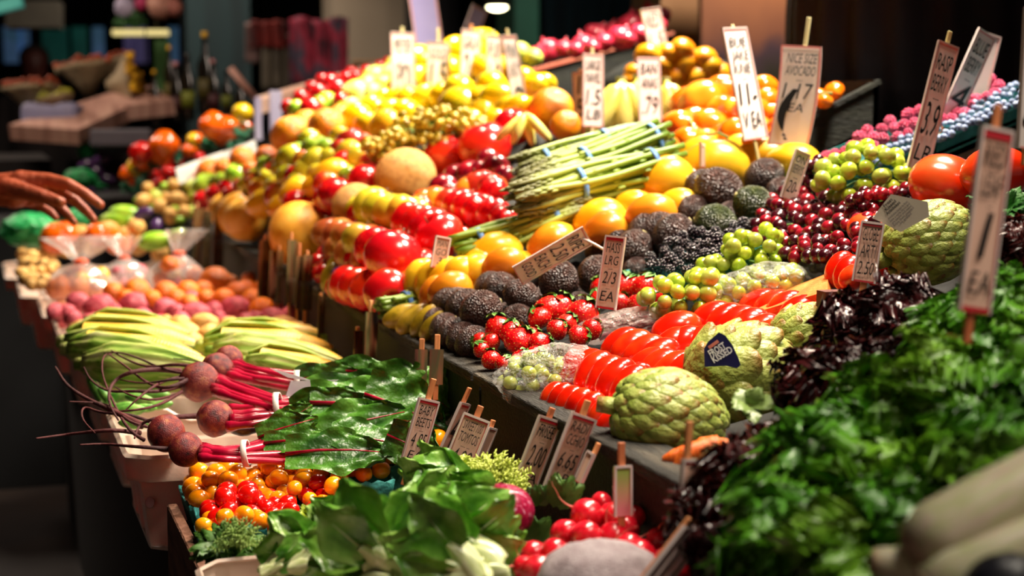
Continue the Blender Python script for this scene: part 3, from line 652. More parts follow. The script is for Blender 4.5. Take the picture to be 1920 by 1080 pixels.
scatter('ra',[(1532,325),(1545,295),(1600,262),(1640,238),(1700,215),(1735,205),(1745,232),(1690,258),(1640,275),(1600,300),(1560,325)],75,16,27,fb,'pink raspberry heaped at the lower end of the berry row','=raspberries in the lower trays')
scatter('ra',[(1750,225),(1775,190),(1800,160),(1850,140),(1880,150),(1885,165),(1850,185),(1810,215),(1765,240)],45,14,25,fb,'raspberry heaped high up the berry row behind the leaning cards','=raspberries in the upper trays')
scatter('bl',[(1618,308),(1660,275),(1700,255),(1770,232),(1830,190),(1900,158),(1925,160),(1925,190),(1850,222),(1760,262),(1690,290),(1640,312)],240,9,15,fb,'dusty blueberry in the turquoise trays, like the ones around it','=blueberries in the trays')
# orange tomato box
Y1=P(1400,290,3.12).y; a1=PY(1340,312,Y1); b1=PY(1648,150,Y1)
tray('tomato_box','dark green sloping wooden box holding the orange tomatoes',a1,b1,.105,.55,wood_dk,'box',.012)
G='orange tomatoes in the dark box'; f1=pl(a1,b1,.03)
def f1b(x,y): return min(D(x,y),f1(x,y)) if x<1360 else f1(x,y)
items('tg','1317,190,98;1285,190,66;1330,232,72;1276,236,72;1356,168,70;1376,206,58;1376,246,62;1420,205,56;1432,163,56;1441,186,54;1448,214,50;1420,240,60;1400,180,60','large orange tomato',G,'around the leaning card',df=f1b,bed=False)
items('tg','1530,182,42;1563,172,42;1505,190,44;1475,200,44;1460,235,44;1490,215,40;1412,262,44;1290,262,60;1545,190,36','small orange tomato',G,'in the upper box end',df=f1b,bed=False)
items('tg','1300,225,60;1350,205,60;1400,215,60;1340,180,60;1300,250,54;1350,255,54','buried orange tomato',G,'under the others',df=lambda x,y:f1b(x,y)+.05,bed=False)
b=MB()
for s in ((1290,245,1330,252),(1330,252,1365,258),(1300,240,1290,225),(1510,185,1560,175)):
    p,q=P(s[0],s[1],f1b(s[0],s[1])-.05),P(s[2],s[3],f1b(s[2],s[3])-.05); b.tube([p,(p+q)/2+Vector((0,0,.006)),q],.0025,6)
o=ob('tomato_vine',b,green_stem,origin=P(1300,240,3)); tag(o,'thin green vine lying across the orange tomatoes','vine')
# persimmons and onions
fo=lambda x,y: 4.15
G='amber fruit heaped at the back right'
items('pm','1280,93,50;1321,110,50;1283,123,50;1330,130,56;1217,108,58;1253,100,44;1267,147,48;1307,147,52;1332,155,44;1352,138,44;1192,140,48;1190,155,54;1240,125,50;1300,165,44;1350,160,40;1240,150,46;1215,135,46;1365,150,36','amber persimmon',G,'behind the bananas',bed=False,df=fo)
items('pm','1230,165,50;1270,175,50;1310,175,50;1200,175,46;1345,178,44;1260,120,46;1300,130,46;1220,130,46;1330,165,50','shaded amber persimmon',G,'behind the bananas',bed=False,df=lambda x,y:4.22)
b=MB().ball((0,0,0),(.22,.10,.09),20,12,lambda d:1+.1*nz(d,3)); o=ob('heap_base',b,M('liner_dark',['0c0e0a','16180f'],.9)); o.location=P(1275,165,4.3); tag(o,'dark liner under the amber persimmons','cloth')
Y2=P(1110,100,4.6).y; a2=PY(930,148,Y2); b2=PY(1262,60,Y2)
tray('onion_box','long dark box with a red top edge holding the red onions',a2,b2,.24,.4,wood_dk,'box',.02,lipmat=wood_pk)
f2=pl(a2,b2,.03)
items('on','1028,96,52;1058,92,38;1093,84,46;1117,68,52;1133,80,40;1163,72,52;1183,52,58;1200,64,42;1217,28,48;1005,103,36;1205,45,44;1148,60,40;1080,95,34;1230,50,44;1240,30,40;1110,90,36;1175,75,40;1215,60,40;1192,35,40','shiny red onion','red onions in the back box','in the back box',bed=False,df=lambda x,y:min(f2(x,y),5.1)+.04)
# trays at the far left
Y3=P(610,150,5.7).y; a3=PY(485,188,Y3); b3=PY(760,108,Y3)
m=MB(); m.slab([a3+Vector((0,0,-.05)),b3+Vector((0,0,-.05)),b3,a3],.03); m.slab([a3,b3,b3+Vector((0,.06,.012)),a3+Vector((0,.06,.012))],.02)
o=ob('tray_rail',m,M('rail_pale',['d8a890','f0cdb8'],.5,4),None,False,origin=a3); tag(o,'pale pink sloping rail behind the small red and green apples','rail')
for j,(x,w,y0,y1) in enumerate(((484,12,182,262),(517,22,170,250))):
    c=P(x,(y0+y1)/2,5.5); m=MB().box((-W(w,5.5)/2,-.01,-W(y1-y0,5.5)/2),(W(w,5.5)/2,.01,W(y1-y0,5.5)/2)); o=ob('rail_post',m,M('post_lilac',['a8a4c8','c8c4dc'],.5),None,False); o.location=c; tag(o,['thin','wide'][j]+' pale lilac post at the lower end of the pink rail','post')
q=[P(x,y,d) for x,y,d in ((330,322,5.0),(478,268,5.3),(478,262,5.4),(330,315,5.1))]
m=MB(); m.slab(q,.04); o=ob('tray_rail',m,M('rail_white',['c8c8c0','e8e8e0'],.5),None,False,origin=q[0]); tag(o,'white sloping rail between the peppers and the apples','rail')
G='peppers on the far table'; fp=lambda x,y:5.6-(300-y)*.004
for k,s,bs in (('pp','308,272,60;268,300,46;240,326,34;400,235,56;428,240,48;460,240,30;355,282,32;368,262,30;300,296,36;415,255,36','orange bell pepper'),('ye','455,212,40;365,262,30;255,312,36;378,270,26','yellow bell pepper'),('ps','265,285,44;288,325,26;316,322,28;295,348,26;300,340,20;345,320,24;325,345,22;375,295,22;250,345,24;330,300,26','small red pepper')):
    items(k,s,bs,G,'on the far left table',df=fp,bed=False)
veg=M('foliage_cool',['0c4028','1c6a44','3c9468'],.5,6,hue=.02)
def leaf(b,base,dr,nrm,L,Wd,ru=.12,fr=9,nu=10,nv=12,curl=.5,ph=0,wf=None,cup=.0,edge=2):
    dr=dr.normalized(); sd=dr.cross(nrm).normalized(); up=sd.cross(dr).normalized()
    def fn(u,v):
        s=(u-.5)*2; w=Wd*.5*(wf(v) if wf else (.18+.82*math.sin(math.pi*min(1,v*.85+.08))**.8))
        bend=curl*v*v*L; e=abs(s)**edge*(.3+.7*v)+.5*v**4
        r=ru*Wd*e*math.sin(fr*(s*1.3+v*2.2)+ph)+ru*.5*Wd*e*math.sin(fr*2.1*(v*1.7-s)+ph*2)
        along=v*L*(1-.18*abs(s)**2*v)+ru*.4*Wd*e*math.cos(fr*(s*2+v)+ph)
        return base+dr*(along*math.cos(curl*v))+up*(-bend*.6+r+cup*Wd*s*s)+sd*(s*w*(1+.12*math.sin(fr*1.3*v+ph)))
    b.grid(fn,nu,nv)
def tuft(name,label,cat,x,y,w,d,mat,n=20,seed=0,fr=9,ru=.16,group=None,up=.6,asp=.5,lean=(0,0),Lr=.55,curl=.5,nu=10,nv=12,flat=.8,scat=0,blunt=False):
    rr=random.Random(seed); S=W(w,d); b=MB(); ax=(U*up-F*.7+R*lean[0]+U*lean[1]).normalized()
    e1=ax.orthogonal().normalized(); e2=ax.cross(e1)
    for i in range(n):
        t=(i+.5)/n; el=math.radians(80*t**.6+4); a=i*2.39996+rr.uniform(-.3,.3)
        dr=ax*math.cos(el)+(e1*math.cos(a)+e2*math.sin(a))*math.sin(el)
        rad=(e1*math.cos(a)+e2*math.sin(a)); nrm=(rad*-math.cos(el)+ax*math.sin(el))
        sc_=Vector((rr.gauss(0,1),rr.gauss(0,1),rr.gauss(0,1))).normalized()*rr.random()**.5*scat*S if scat else Vector((0,0,0))
        leaf(b,rad*S*.05*t+sc_,dr,nrm,S*Lr*rr.uniform(.8,1.1),S*asp*rr.uniform(.8,1.1),ru,fr,nu,nv,curl*rr.uniform(.6,1.2),rr.uniform(0,6),(lambda v:.25+.75*min(1,v*1.5)) if blunt else None)
    o=ob(name,b,mat); o.location=P(x,y,d); o.scale=(1,1,flat); tag(o,label,cat,group); return o
for i,(x,y,w,t) in enumerate(((455,245,44,'beside the yellow pepper'),(395,268,46,'under the orange peppers'),(272,315,44,'left of the large orange pepper'),(290,305,36,'below the large orange pepper'),(440,275,40,'at the white rail'),(330,290,40,'in the middle of the far table'),(250,350,50,'at the near corner of the far table'))):
    tuft('herb_bunch','cool green herb bunch '+t,'herbs',x,y,w,fp(x,y)-.03,veg,14,i,6,.2,group='herb bunches on the far table')
tl=P(330,345,5.55)
m=MB().box((tl.x-.30,tl.y+.12,0),(.68,tl.y+.9,tl.z-.05)); o=ob('market_table',m,M('cloth_black',['08080a','121214'],.9),None,False,origin=(tl.x,tl.y,0)); tag(o,'black draped table under the far peppers','table')
items('yp','270,375,34;300,385,34;330,372,34;345,395,30;320,400,34','pale blurred root vegetable','root vegetables below the peppers','below the far peppers',df=lambda x,y:5.3,bed=False)
hexfill(['cu','yp','eg','yp','ho'],[(240,355),(385,330),(390,400),(330,420),(270,390)],26,30,'blurred pale vegetable','pale vegetables below the peppers','below the far peppers',df=lambda x,y:5.35,bed=False)
# ================================================================ ledge + bed + stall body
for i in range(5):
    y0=.9+i*1.25; y1=y0+1.24
    root=E('ledge_board',(0.69,y0,.97),'dark board edging the slope, '+['piece nearest the lettuce','piece below the tomatoes and strawberries','piece below the largest red apple','piece below the golden melon','piece left of the far apples','farthest piece'][i],'board','ledge boards')
    m=MB().box((-.035,0,-.010),(.03,y1-y0,.006)); 
    for k,v_ in enumerate(m.v): pass
    ob('worn_top',m,wood_gr,root,False,[('BEVEL',dict(width=.003,segments=2))])
    m=MB().box((-.022,0,-.22),(-.002,y1-y0,-.010)); ob('face_board',m,wood_dk,root,False)
# produce bed
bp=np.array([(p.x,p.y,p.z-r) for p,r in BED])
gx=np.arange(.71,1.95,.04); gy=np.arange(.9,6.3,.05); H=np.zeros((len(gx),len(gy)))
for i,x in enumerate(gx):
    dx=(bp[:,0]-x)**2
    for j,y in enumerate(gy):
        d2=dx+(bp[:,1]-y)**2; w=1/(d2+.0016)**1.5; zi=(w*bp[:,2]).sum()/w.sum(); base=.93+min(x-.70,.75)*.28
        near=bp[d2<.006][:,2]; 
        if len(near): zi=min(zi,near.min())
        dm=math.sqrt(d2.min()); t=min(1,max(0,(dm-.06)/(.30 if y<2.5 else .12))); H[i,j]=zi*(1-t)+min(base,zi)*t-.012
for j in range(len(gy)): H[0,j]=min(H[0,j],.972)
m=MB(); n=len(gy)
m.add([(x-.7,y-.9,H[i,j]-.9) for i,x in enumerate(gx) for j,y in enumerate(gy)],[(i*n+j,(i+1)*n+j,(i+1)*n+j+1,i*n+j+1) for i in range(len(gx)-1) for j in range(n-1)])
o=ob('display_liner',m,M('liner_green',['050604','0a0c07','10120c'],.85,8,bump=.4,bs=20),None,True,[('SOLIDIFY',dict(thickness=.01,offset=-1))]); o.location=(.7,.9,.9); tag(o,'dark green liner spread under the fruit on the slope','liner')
m=MB().add([(.70,1.52,0),(1.93,1.52,0),(1.93,6.2,0),(.70,6.2,0),(.70,1.52,.90),(1.93,1.52,.98),(1.93,6.2,.98),(.70,6.2,.90)],[(3,2,1,0),(4,5,6,7),(0,1,5,4),(2,3,7,6),(1,2,6,5),(3,0,4,7)])
o=ob('stall_base',m,wood_dk,None,False,origin=(.7,1.52,0)); tag(o,'dark wooden base of the sloping fruit stall','stall')
# orange plank dividing the trays
q=[P(1403,590,2.28),P(1552,545,2.20),P(1552,512,2.30),P(1400,572,2.42)]
m=MB(); m.slab(q,.02); o=ob('divider_plank',m,wood_or,None,False,origin=q[0]); tag(o,'orange brown wooden plank dividing the grapes from the tomatoes','plank')
m=MB().box((-.018,-.012,-.03),(.018,.012,.008)); o=ob('wood_block',m,M('block_red_brown',['4a1408','7a2c14'],.6),None,False); o.location=P(1562,556,2.12); tag(o,'small dark red wooden block at the plank end','block')
# punnet helper
def punnet(label,p,sx,sy,h,tilt=0,mat=teal,group='turquoise punnets',yaw=0):
    b=MB(); per=[]
    n=40
    for i in range(n):
        a=2*math.pi*i/n; c,s=math.cos(a),math.sin(a); k=1/max(abs(c),abs(s))**.88
        per.append((c*k*.5,s*k*.5))
    def fn(u,v):
        i=int(round(u*n))%n; x,y=per[i]; sc=.78+.22*v; ri=.012*(i%2)
        return (x*sx*(sc+ri),y*sy*(sc+ri),-h+h*v+(.004*(i%2) if v>=1 else 0)+(.0))
    b.grid(fn,n,5,True)
    b.add([(x*sx*.78,y*sy*.78,-h) for x,y in per],[tuple(range(n))])
    o=ob('punnet',b,mat,None,True,[('SOLIDIFY',dict(thickness=.003,offset=0))]); o.location=p; o.rotation_euler=(0,-tilt,yaw); tag(o,label,'punnet',group); return o
bpn=P(1320,478,D(1320,478)+.02); punnet('turquoise punnet heaped with blackberries on the slope',bpn,.24,.16,.06,.30)
# ================================================================ LOWER ROW: white tubs
tubm=M('tub_plastic',['b89c8c','ccb4a4','d4c0b2'],.35,3,sub=.15,rnd=.06,bump=.05,bs=60)
def lug(label,X0,Y0,X1,Y1,zt,h=.15,dip=True):
    root=E('plastic_tub',((X0+X1)/2,(Y0+Y1)/2,zt-h),label,'tub','white plastic tubs')
    cx,cy=(X0+X1)/2,(Y0+Y1)/2; sx,sy=X1-X0,Y1-Y0; n=96; per=[]
    for i in range(n):
        a=2*math.pi*i/n; c,s=math.cos(a),math.sin(a); k=min(1.32,1/max(abs(c),abs(s))); per.append((c*k*.5*sx,s*k*.5*sy,abs(c*k)))
    def top(i):
        x,y,_=per[i]; 
        ex=sx*.5-abs(x)
        if abs(y)>=sy*.42: q=min(1,max(0,(ex-.085)/.05)); q=q*q*(3-2*q); return -.024*q
        return 0
    b=MB()
    hs=[(0,.86,0),(.55,.90,0),(.72,.93,0),(.74,1.0,1),(.97,1.015,1),(1.0,.99,1)]
    def fn(u,v):
        i=int(round(u*n))%n; j=int(round(v*5)); f,sc,_=hs[j]; x,y,_=per[i]
        rib=0 if j>2 else .005*(1 if (i//4)%2 else 0)
        return (x*(sc)-math.copysign(rib,x)*(abs(x)>sx*.4),y*sc-math.copysign(rib,y)*(abs(y)>sy*.38),h*f+top(i)*(f if f>.5 else 0))
    b.grid(fn,n,5,True); b.add([(x*.86,y*.86,0) for x,y,_ in per],[tuple(reversed(range(n)))])
    ob('tub_body',b,tubm,root,True,[('SOLIDIFY',dict(thickness=.004,offset=-1)),('EDGE_SPLIT',dict(split_angle=.9))])
    return root
TY=[(2.31,2.70,.19,'holding the beets'),(2.72,3.10,.185,'holding green pods'),(3.12,3.52,.175,'holding the corn'),(3.54,3.94,.16,'holding the potatoes'),(3.96,4.38,.14,'holding the bagged oranges'),(4.40,4.86,.10,'holding the brown roots'),(4.9,5.44,.07,'farthest along the row')]
for y0,y1,x0,t in TY: lug('white plastic tub '+t,x0,y0,.655,y1,.85)
b=MB().ball((0,0,0),(.007,.0006,.009),10,6); o=ob('tub_sticker',b,M('sticker_red',['d8d0d0','c81c24'],.5,9)); o.location=Vector((.222,2.338,.775)); tag(o,'small torn red and white sticker on the nearest white tub corner','sticker')
root=E('tub_bench',(.42,3.9,0),'low black bench hidden under the row of white tubs','bench')
m=MB().box((-.17,-1.55,.0),(.22,1.58,.695)); ob('bench_skirt',m,M('skirt_black',['040405','0a0a0c'],.9),root,False)
def zf(z): return lambda x,y: dep(PZ(x,y,z))
# potatoes, oranges
G='red potatoes in the fourth tub'
items('rp','147,567,48;187,577,64,10;222,600,54;253,573,62,-5;310,580,54;360,567,54;367,590,62,0;443,580,62,0;400,582,44;423,607,38;463,603,46;503,583,48,0;510,597,54,0;540,593,44,30;537,573,34,20;137,597,44;173,602,40;267,595,48;280,570,40;340,600,40;410,595,36;480,600,44;103,584,40;125,583,34;213,585,40;330,585,40;525,605,36;390,570,40','smooth red potato',G,'in the tub behind the corn',bed=False,df=zf(.885))
G='yellow potatoes behind the corn'
items('yp','153,622,58;203,614,56,-8;200,630,64,0;233,622,56,-10;267,606,58;277,624,62,0;293,613,48;333,611,50;343,628,68,0;383,608,58,0;393,628,56;443,626,50,0;493,614,54;530,618,68,0;360,642,54;410,640,46;465,640,50;505,628,60,-5;560,625,60,-8;430,610,44;230,602,40;175,612,40;320,640,44;310,605,40','yellow potato',G,'behind the corn ears',bed=False,df=zf(.885))
hexfill('rp',[(110,590),(560,575),(565,600),(130,615)],34,44,'buried red potato','red potatoes in the fourth tub','in the tub behind the corn',df=zf(.855),bed=False)
hexfill('yp',[(130,625),(570,612),(600,640),(140,650)],38,48,'buried yellow potato','yellow potatoes behind the corn','behind the corn ears',df=zf(.855),bed=False)
G='oranges behind the red potatoes'
items('or','403,530,64;257,548,54;212,548,40;310,550,50;353,548,46;420,562,46;387,560,38;443,548,42;473,563,46;490,580,50;330,560,40;380,545,40;470,528,40;495,545,46;285,560,36;430,530,34;236,560,38;460,545,44;355,568,36','orange',G,'behind the red potatoes',bed=False,df=zf(.90))
# corn
husk=M('corn_husk',['5c8c20','94b844','c0d070','d8dc98'],.5,3,stretch=(1,9,9),bump=.25,bs=24,rnd=.1)
kern=M('corn_kernels',['e8a828','f4c84c','f8d870'],.4,6)
def corn(x,y,l,ang,label,seed,z=.90):
    d=zf(z)(x,y); S=W(l,d); rr=random.Random(seed)
    k=MB()
    def kf(u,v):
        a=6.2832*u; X=-.40+.86*v; r=.105*(1-.75*max(0,(v-.55)/.45)**2)*(1 if v>.04 else .5)
        r*=1+.03*abs(math.sin(a*9))*abs(math.sin(v*105)); return (X,r*math.cos(a),r*math.sin(a))
    k.grid(kf,80,170,True)
    root=O('corn_ear',k.mesh('corn_cob',kern)); root.matrix_world=TRS(P(x,y,d),orient(rr.uniform(-6,6),ang,rr.uniform(-15,15)),(S,S*1.3,S*1.3)); tag(root,label,'corn','corn ears in the third tub')
    for i,(c,wd,en) in enumerate(((-1.9,2.1,1.0),(-.5,1.5,.92),(3.25,2.1,1.0),(.75,.9,.85))):
        h=MB()
        def hf(u,v,c=c,wd=wd,en=en,i=i):
            X=-.50+en*v*1.0; t=min(1,v/.22); prof=(.04+.085*t)*(1-.82*max(0,(v-.5)/.5)**1.8); W_=wd*(1-.75*v**2.2)
            a=c+(u-.5)*W_; r=prof+.012+.004*i+.006*math.sin(u*30)+.02*max(0,v-.8)
            return (X,r*math.cos(a),r*math.sin(a))
        h.grid(hf,18,18); x_=ob('husk',h,husk,root,mods=[('SOLIDIFY',dict(thickness=.006))])
    st=MB().tube([(-.44,0,0),(-.56,0,-.01)],[.045,.035],10); O('stalk',st.mesh('corn_stalk',husk),root)
    return root
for a in ((262,624,225,-4,'corn ear at the back of the left corn group',1),(250,642,250,-2,'corn ear second from the back in the left group',2),(258,664,262,-5,'corn ear with bright husk in front of the left group',3),(290,688,270,-3,'corn ear lying lowest in the left group behind the beets',4),(500,636,230,4,'corn ear at the back of the right corn group',5),(508,652,250,-2,'corn ear in the middle of the right group',6),(530,672,260,-6,'green husked corn ear in front of the right group',7),(560,690,200,-8,'corn ear end lowest in the right group by the beet leaves',8)): corn(*a)
# green pods behind beets
pod=M('bean_green',['3c7a28','6aa840','94c464'],.4,4)
for i,(x,y,w,a) in enumerate(((185,738,60,-60),(200,745,50,-50),(175,725,50,-65),(230,742,70,10),(262,748,60,-10),(240,770,70,5),(270,765,50,0),(250,795,60,-5),(225,765,60,15),(290,740,60,0),(215,722,60,-8),(300,760,50,10))):
    d=zf(.86)(x,y); m=MB().ball((0,0,0),(.5,.17,.17),14,8,lambda q:1+.08*nz(q,3,i)); o=ob('green_pod',m,pod); o.matrix_world=TRS(P(x,y,d),orient(0,a),W(w,d)); tag(o,None,'pepper','green pods behind the beet roots'); ITEMS.setdefault(('green pod showing between the beet roots','','green pods behind the beet roots'),[]).append((o,(x,y)))
# tub bag oranges
filmo=M('bag_film',['f0d8cc','ffffff'],.1,6,alpha=.28,bump=1,bs=6,spec=1.0,coat=1)
ties=M('tie_orange',['f04818','f86830'],.4)
def tied_bag(x,y,w,h,d,label,kinds,seed,neck=.22,lean=0,n=10,top=1.0):
    S=W(w,d); Hh=W(h,d); root=E('produce_bag',P(x,y,d),label,'bag','tied clear bags in the far tub'); rr=random.Random(seed)
    b=MB()
    def fn(u,v):
        a=6.2832*u
        if v<.62: t=v/.62; r=.5*math.sin(math.pi*(.12+.88*min(1,t*.98)))**.7 if t<1 else .08; r=max(r,.07); z=-.5+.62*t
        else: t=(v-.62)/.38; r=.07+.26*t**1.1*neck*2; z=.12+.28*t
        q=1+.10*nz(Vector((math.cos(a),math.sin(a),v*4)),1.6,seed)+(.14*math.sin(a*7+seed)*(1 if v>.6 else .25*v))
        return (r*q*math.cos(a)*S+lean*max(0,v-.5)*S,r*q*math.sin(a)*S*.8,z*Hh)
    b.grid(fn,48,34,True); o=ob('film',b,filmo,root)
    m=MB()
    m.ball((lean*.13*S,0,.12*Hh),(S*.10,S*.09,S*.05),10,6); ob('tie',m,ties,root)
    for i in range(n):
        k=rr.choice(kinds); a=rr.uniform(0,6.28); q=rr.uniform(0,.30); s=S*rr.uniform(.22,.32)
        o=put(k,P(x,y,d)+Vector((q*S*math.cos(a),q*S*math.sin(a)*.7,-.42*Hh+rr.uniform(.0,.42)*Hh)),s,orient(rr.uniform(0,180),rr.uniform(-60,60)),None,'pieces inside the tied bags',label={'or':'orange sealed inside ','my':'yellow fruit sealed inside ','rp':'reddish piece sealed inside ','yp':'pale piece sealed inside '}.get(k,'piece sealed inside ')+label)
        o['label']=' '.join(o['label'].split()[:16])
    return root
tied_bag(150,510,145,160,4.1,'the bulging clear bag at the left tub corner',['or','my'],1,.8,.1,12)
tied_bag(235,500,110,140,4.35,'the small middle clear bag with red tie',['or','rp','or'],2,.5,-.1,10)
tied_bag(330,495,120,160,4.2,'the right clear bag with an orange tie',['yp','rp','or','yp'],3,.5,.35,14)
hexfill(['yp'],[(30,490),(45,470),(100,465),(110,500),(70,540),(35,525)],18,30,'knobbly brown root','brown roots in the far tub','at the far left',df=zf(.90),bed=False)
# far left vegetables
fv=lambda x,y:5.0
items('cu','222,414,74,5;232,400,60,0','light green squash','squash beyond the tied bags','beyond the tied bags',df=fv,bed=False)
items('cu','290,452,66,8;330,440,40,20','pale green turnip','turnips beyond the tied bags','beyond the right tied bag',df=lambda x,y:4.75,bed=False)
items('eg','290,430,44,70;268,400,40,20','purple topped turnip','turnips beyond the tied bags','beyond the right tied bag',df=lambda x,y:4.8,bed=False)
items('pp','105,446,60,35;120,440,50,40;215,452,50;225,460,44;180,440,46;200,445,40','orange vegetable','orange vegetables beyond the tied bags','below the reaching hand',df=lambda x,y:4.9,bed=False)
items('yp','150,440,50;175,460,50;240,440,46;260,460,50;130,465,50;300,475,44;200,430,44;255,425,44','pale yellow vegetable','pale vegetables beyond the tied bags','below the reaching hand',df=lambda x,y:4.95,bed=False)
greenbag=M('bag_green',['0c6a30','18a050','3cc474'],.35,5,bump=.8,bs=8)
for i,(x,y,w,h,d,t) in enumerate(((60,432,120,66,5.0,'bright green net bag below the reaching hand'),(145,410,50,40,5.3,'small green bag behind the fingertips'),(168,285,44,36,6.4,'small green bag on top of the dark crate stack'),(150,335,60,40,6.0,'green bag behind the wrist'),(175,350,50,40,6.2,'green and pale bag right of the hand'))):
    m=MB().ball((0,0,0),(.5,.4,.5*h/w),36,24,lambda q:1+.15*nz(q,2.5,i)+.08*nz(q,7,i)); o=ob('green_bag',m,greenbag); o.matrix_world=TRS(P(x,y,d),orient(),W(w,d)); tag(o,t,'bag','green bags on the left')
m=MB().box((-.55,.55,0),(.12,1.3,.93)); o=ob('side_table',m,M('cloth_black',['08080a','121214'],.9),None,False); o.location=P(90,470,5.1).xy.to_3d(); tag(o,'black draped side table beyond the white tubs','table')
m=MB().box((-.15,-.2,0),(.15,.2,1.0)); o=ob('crate_stack',m,M('crate_dark',['0c1410','18241c'],.8,bump=.3,bs=20),None,False); o.location=P(170,380,6.2).xy.to_3d(); tag(o,'dark crate stack behind the hand carrying green bags','crate')
items('eg','190,300,40;160,310,36;180,320,36;200,335,40;170,360,36;195,365,36','muted pinkish bundle','bundles on the dark crate stack','behind the hand',df=lambda x,y:6.1,bed=False)
# ================================================================ beets
bt=M('beet_skin',['340a10','701820','8c3028','a8643c'],.48,5,bump=.35,bs=40,detail=8,rnd=.08); brt=M('beet_root',['300a10','5c1c1c'],.8,10,bump=.3,bs=60)
bst=M('beet_stem',['5c0418','98062a','c41c40'],.25,5,coat=.3); blf=M('beet_leaf',['7a1430','2c5a18','386c20','4a8028','2c5a18'],.4,5,grad=('UVV',.0),pos=[0,.04,.35,.7,1],bump=.4,bs=9)
bandw=M('band_white',['d8d0c8','f0ece4'],.5)
def DB(y): return 2.60-(y-670)*.0021
def bpt(x,y,dd=0): return P(x,y,DB(y)+dd)
def beet_bunch(label,bulbs,roots,stems,band,bandsz,leaves,seed):
    c=bpt(*bulbs[0][:2]); root=E('beet_bunch',c,label,'beets','beet bunches'); rr=random.Random(seed)
    for x,y,w,ang in bulbs:
        d=DB(y); b=MB().ball((0,0,0),(.52,.5,.5),28,18,lambda q:1+.04*nz(q,2,seed)-.10*max(0,-q.x)**2)
        o=O('beetroot',b.mesh('beetroot_skin',bt),root); o.matrix_local=Matrix.Translation(-c)@TRS(P(x,y,d),orient(0,ang),W(w,d))
    for pts,w0 in roots:
        pp=[bpt(x,y,-.02+.03*math.sin(i*2+seed)-.004*i)-c for i,(x,y) in enumerate(pts)]
        # smooth
        for _ in range(2):
            q=[pp[0]]
            for i in range(len(pp)-1): q+= [pp[i]*.75+pp[i+1]*.25,pp[i]*.25+pp[i+1]*.75]
            q.append(pp[-1]); pp=q
        n=len(pp); r0=W(w0,2.35)/2
        ob('taproot',MB().tube(pp,[r0*(1-.85*(i/(n-1))**.7)+.0005 for i in range(n)],7),brt,root)
    for (x0,y0,x1,y1,x2,y2) in stems:
        j=rr.uniform(-.02,.02); pp=[bpt(x0,y0,.0)-c,bpt((x0+x1)/2,(y0+y1)/2+rr.uniform(-4,4),-.015+j*.3)-c,bpt(x1,y1,j)-c,bpt(x2,y2,j+.035)-c]
        q=[];
        for i in range(13):
            t=i/12*3; k=min(2,int(t)); f_=t-k; f_=f_*f_*(3-2*f_)*.3+f_*.7; q.append(pp[k].lerp(pp[k+1],f_))
        r=rr.uniform(.0045,.0075); ob('leaf_stalk',MB().tube(q,[r*(1.5 if i<2 else 1) for i in range(13)],7),bst,root)
    bx,by=band; d=DB(by); m=MB(); 
    def fn(u,v):
        a=6.2832*u; return (bpt(bx,by,-.012)-c)+R*((v-.5)*W(11,d)+W(bandsz*.07,d)*math.sin(a))+U*math.sin(a)*W(bandsz/2,d)*(-1)+F*math.cos(a)*W(bandsz*.55,d)
    m.grid(fn,28,2,True); ob('rubber_band',m,bandw,root,mods=[('SOLIDIFY',dict(thickness=.002))])
    for (x,y,l,w,ang,yaw) in leaves:
        d=DB(y)-.035; m=MB(); leaf(m,Vector((0,0,0)),Vector((1,0,0)),Vector((0,-1,0)),1,w/l*1.35,.11,6,18,24,.22,rr.uniform(0,6),lambda v:.22+.78*math.sin(math.pi*min(1,v*.80+.15))**.7,.10,1.6)
        o=ob('leaf',m,blf_l,root); o.matrix_local=Matrix.Translation(-c)@TRS(P(x-l/2*math.cos(math.radians(ang)),y+l/2*math.sin(math.radians(ang)),d),orient(yaw,ang,rr.uniform(-50,10)),W(l,d))
        vn=MB().tube([(0.0,-.012,0),(.3,-.02,.01),(.6,.0,.0),(.92,.10,0)],[.02,.014,.009,.003],6); o2=O('vein',vn.mesh('leaf_vein',bst),o)
blf_l=M('beet_leaf_green',['24501a','42761e','649838'],.36,3,bump=.3,bs=7,rnd=.15)
beet_bunch('beet bunch on top with the largest beet and a white band',[(372,716,76,0),(402,785,70,0)],
 [([(340,696),(290,692),(245,697),(215,712),(203,735),(206,762),(222,788)],13),([(345,722),(300,735),(250,733),(200,735),(168,712),(157,688)],9),([(372,780),(325,782),(285,785),(260,798),(252,822)],12),([(340,735),(300,760),(250,770),(200,772)],8),([(345,705),(300,716),(260,745),(235,770)],8),([(330,740),(285,752),(240,740),(215,725)],6)],
 [(402,712,522,752,640,735),(404,718,522,757,650,745),(400,726,522,762,630,752),(404,735,520,767,640,760),(430,780,522,772,620,770),(432,790,522,778,640,775),(430,765,522,768,600,760),(425,800,522,784,610,790),(404,706,522,748,600,738)],(522,764),52,
 [(680,735,210,70,6,0),(700,765,240,90,-4,10),(650,800,260,90,22,0),(770,775,190,100,-22,10),(620,760,150,60,10,0)],1)
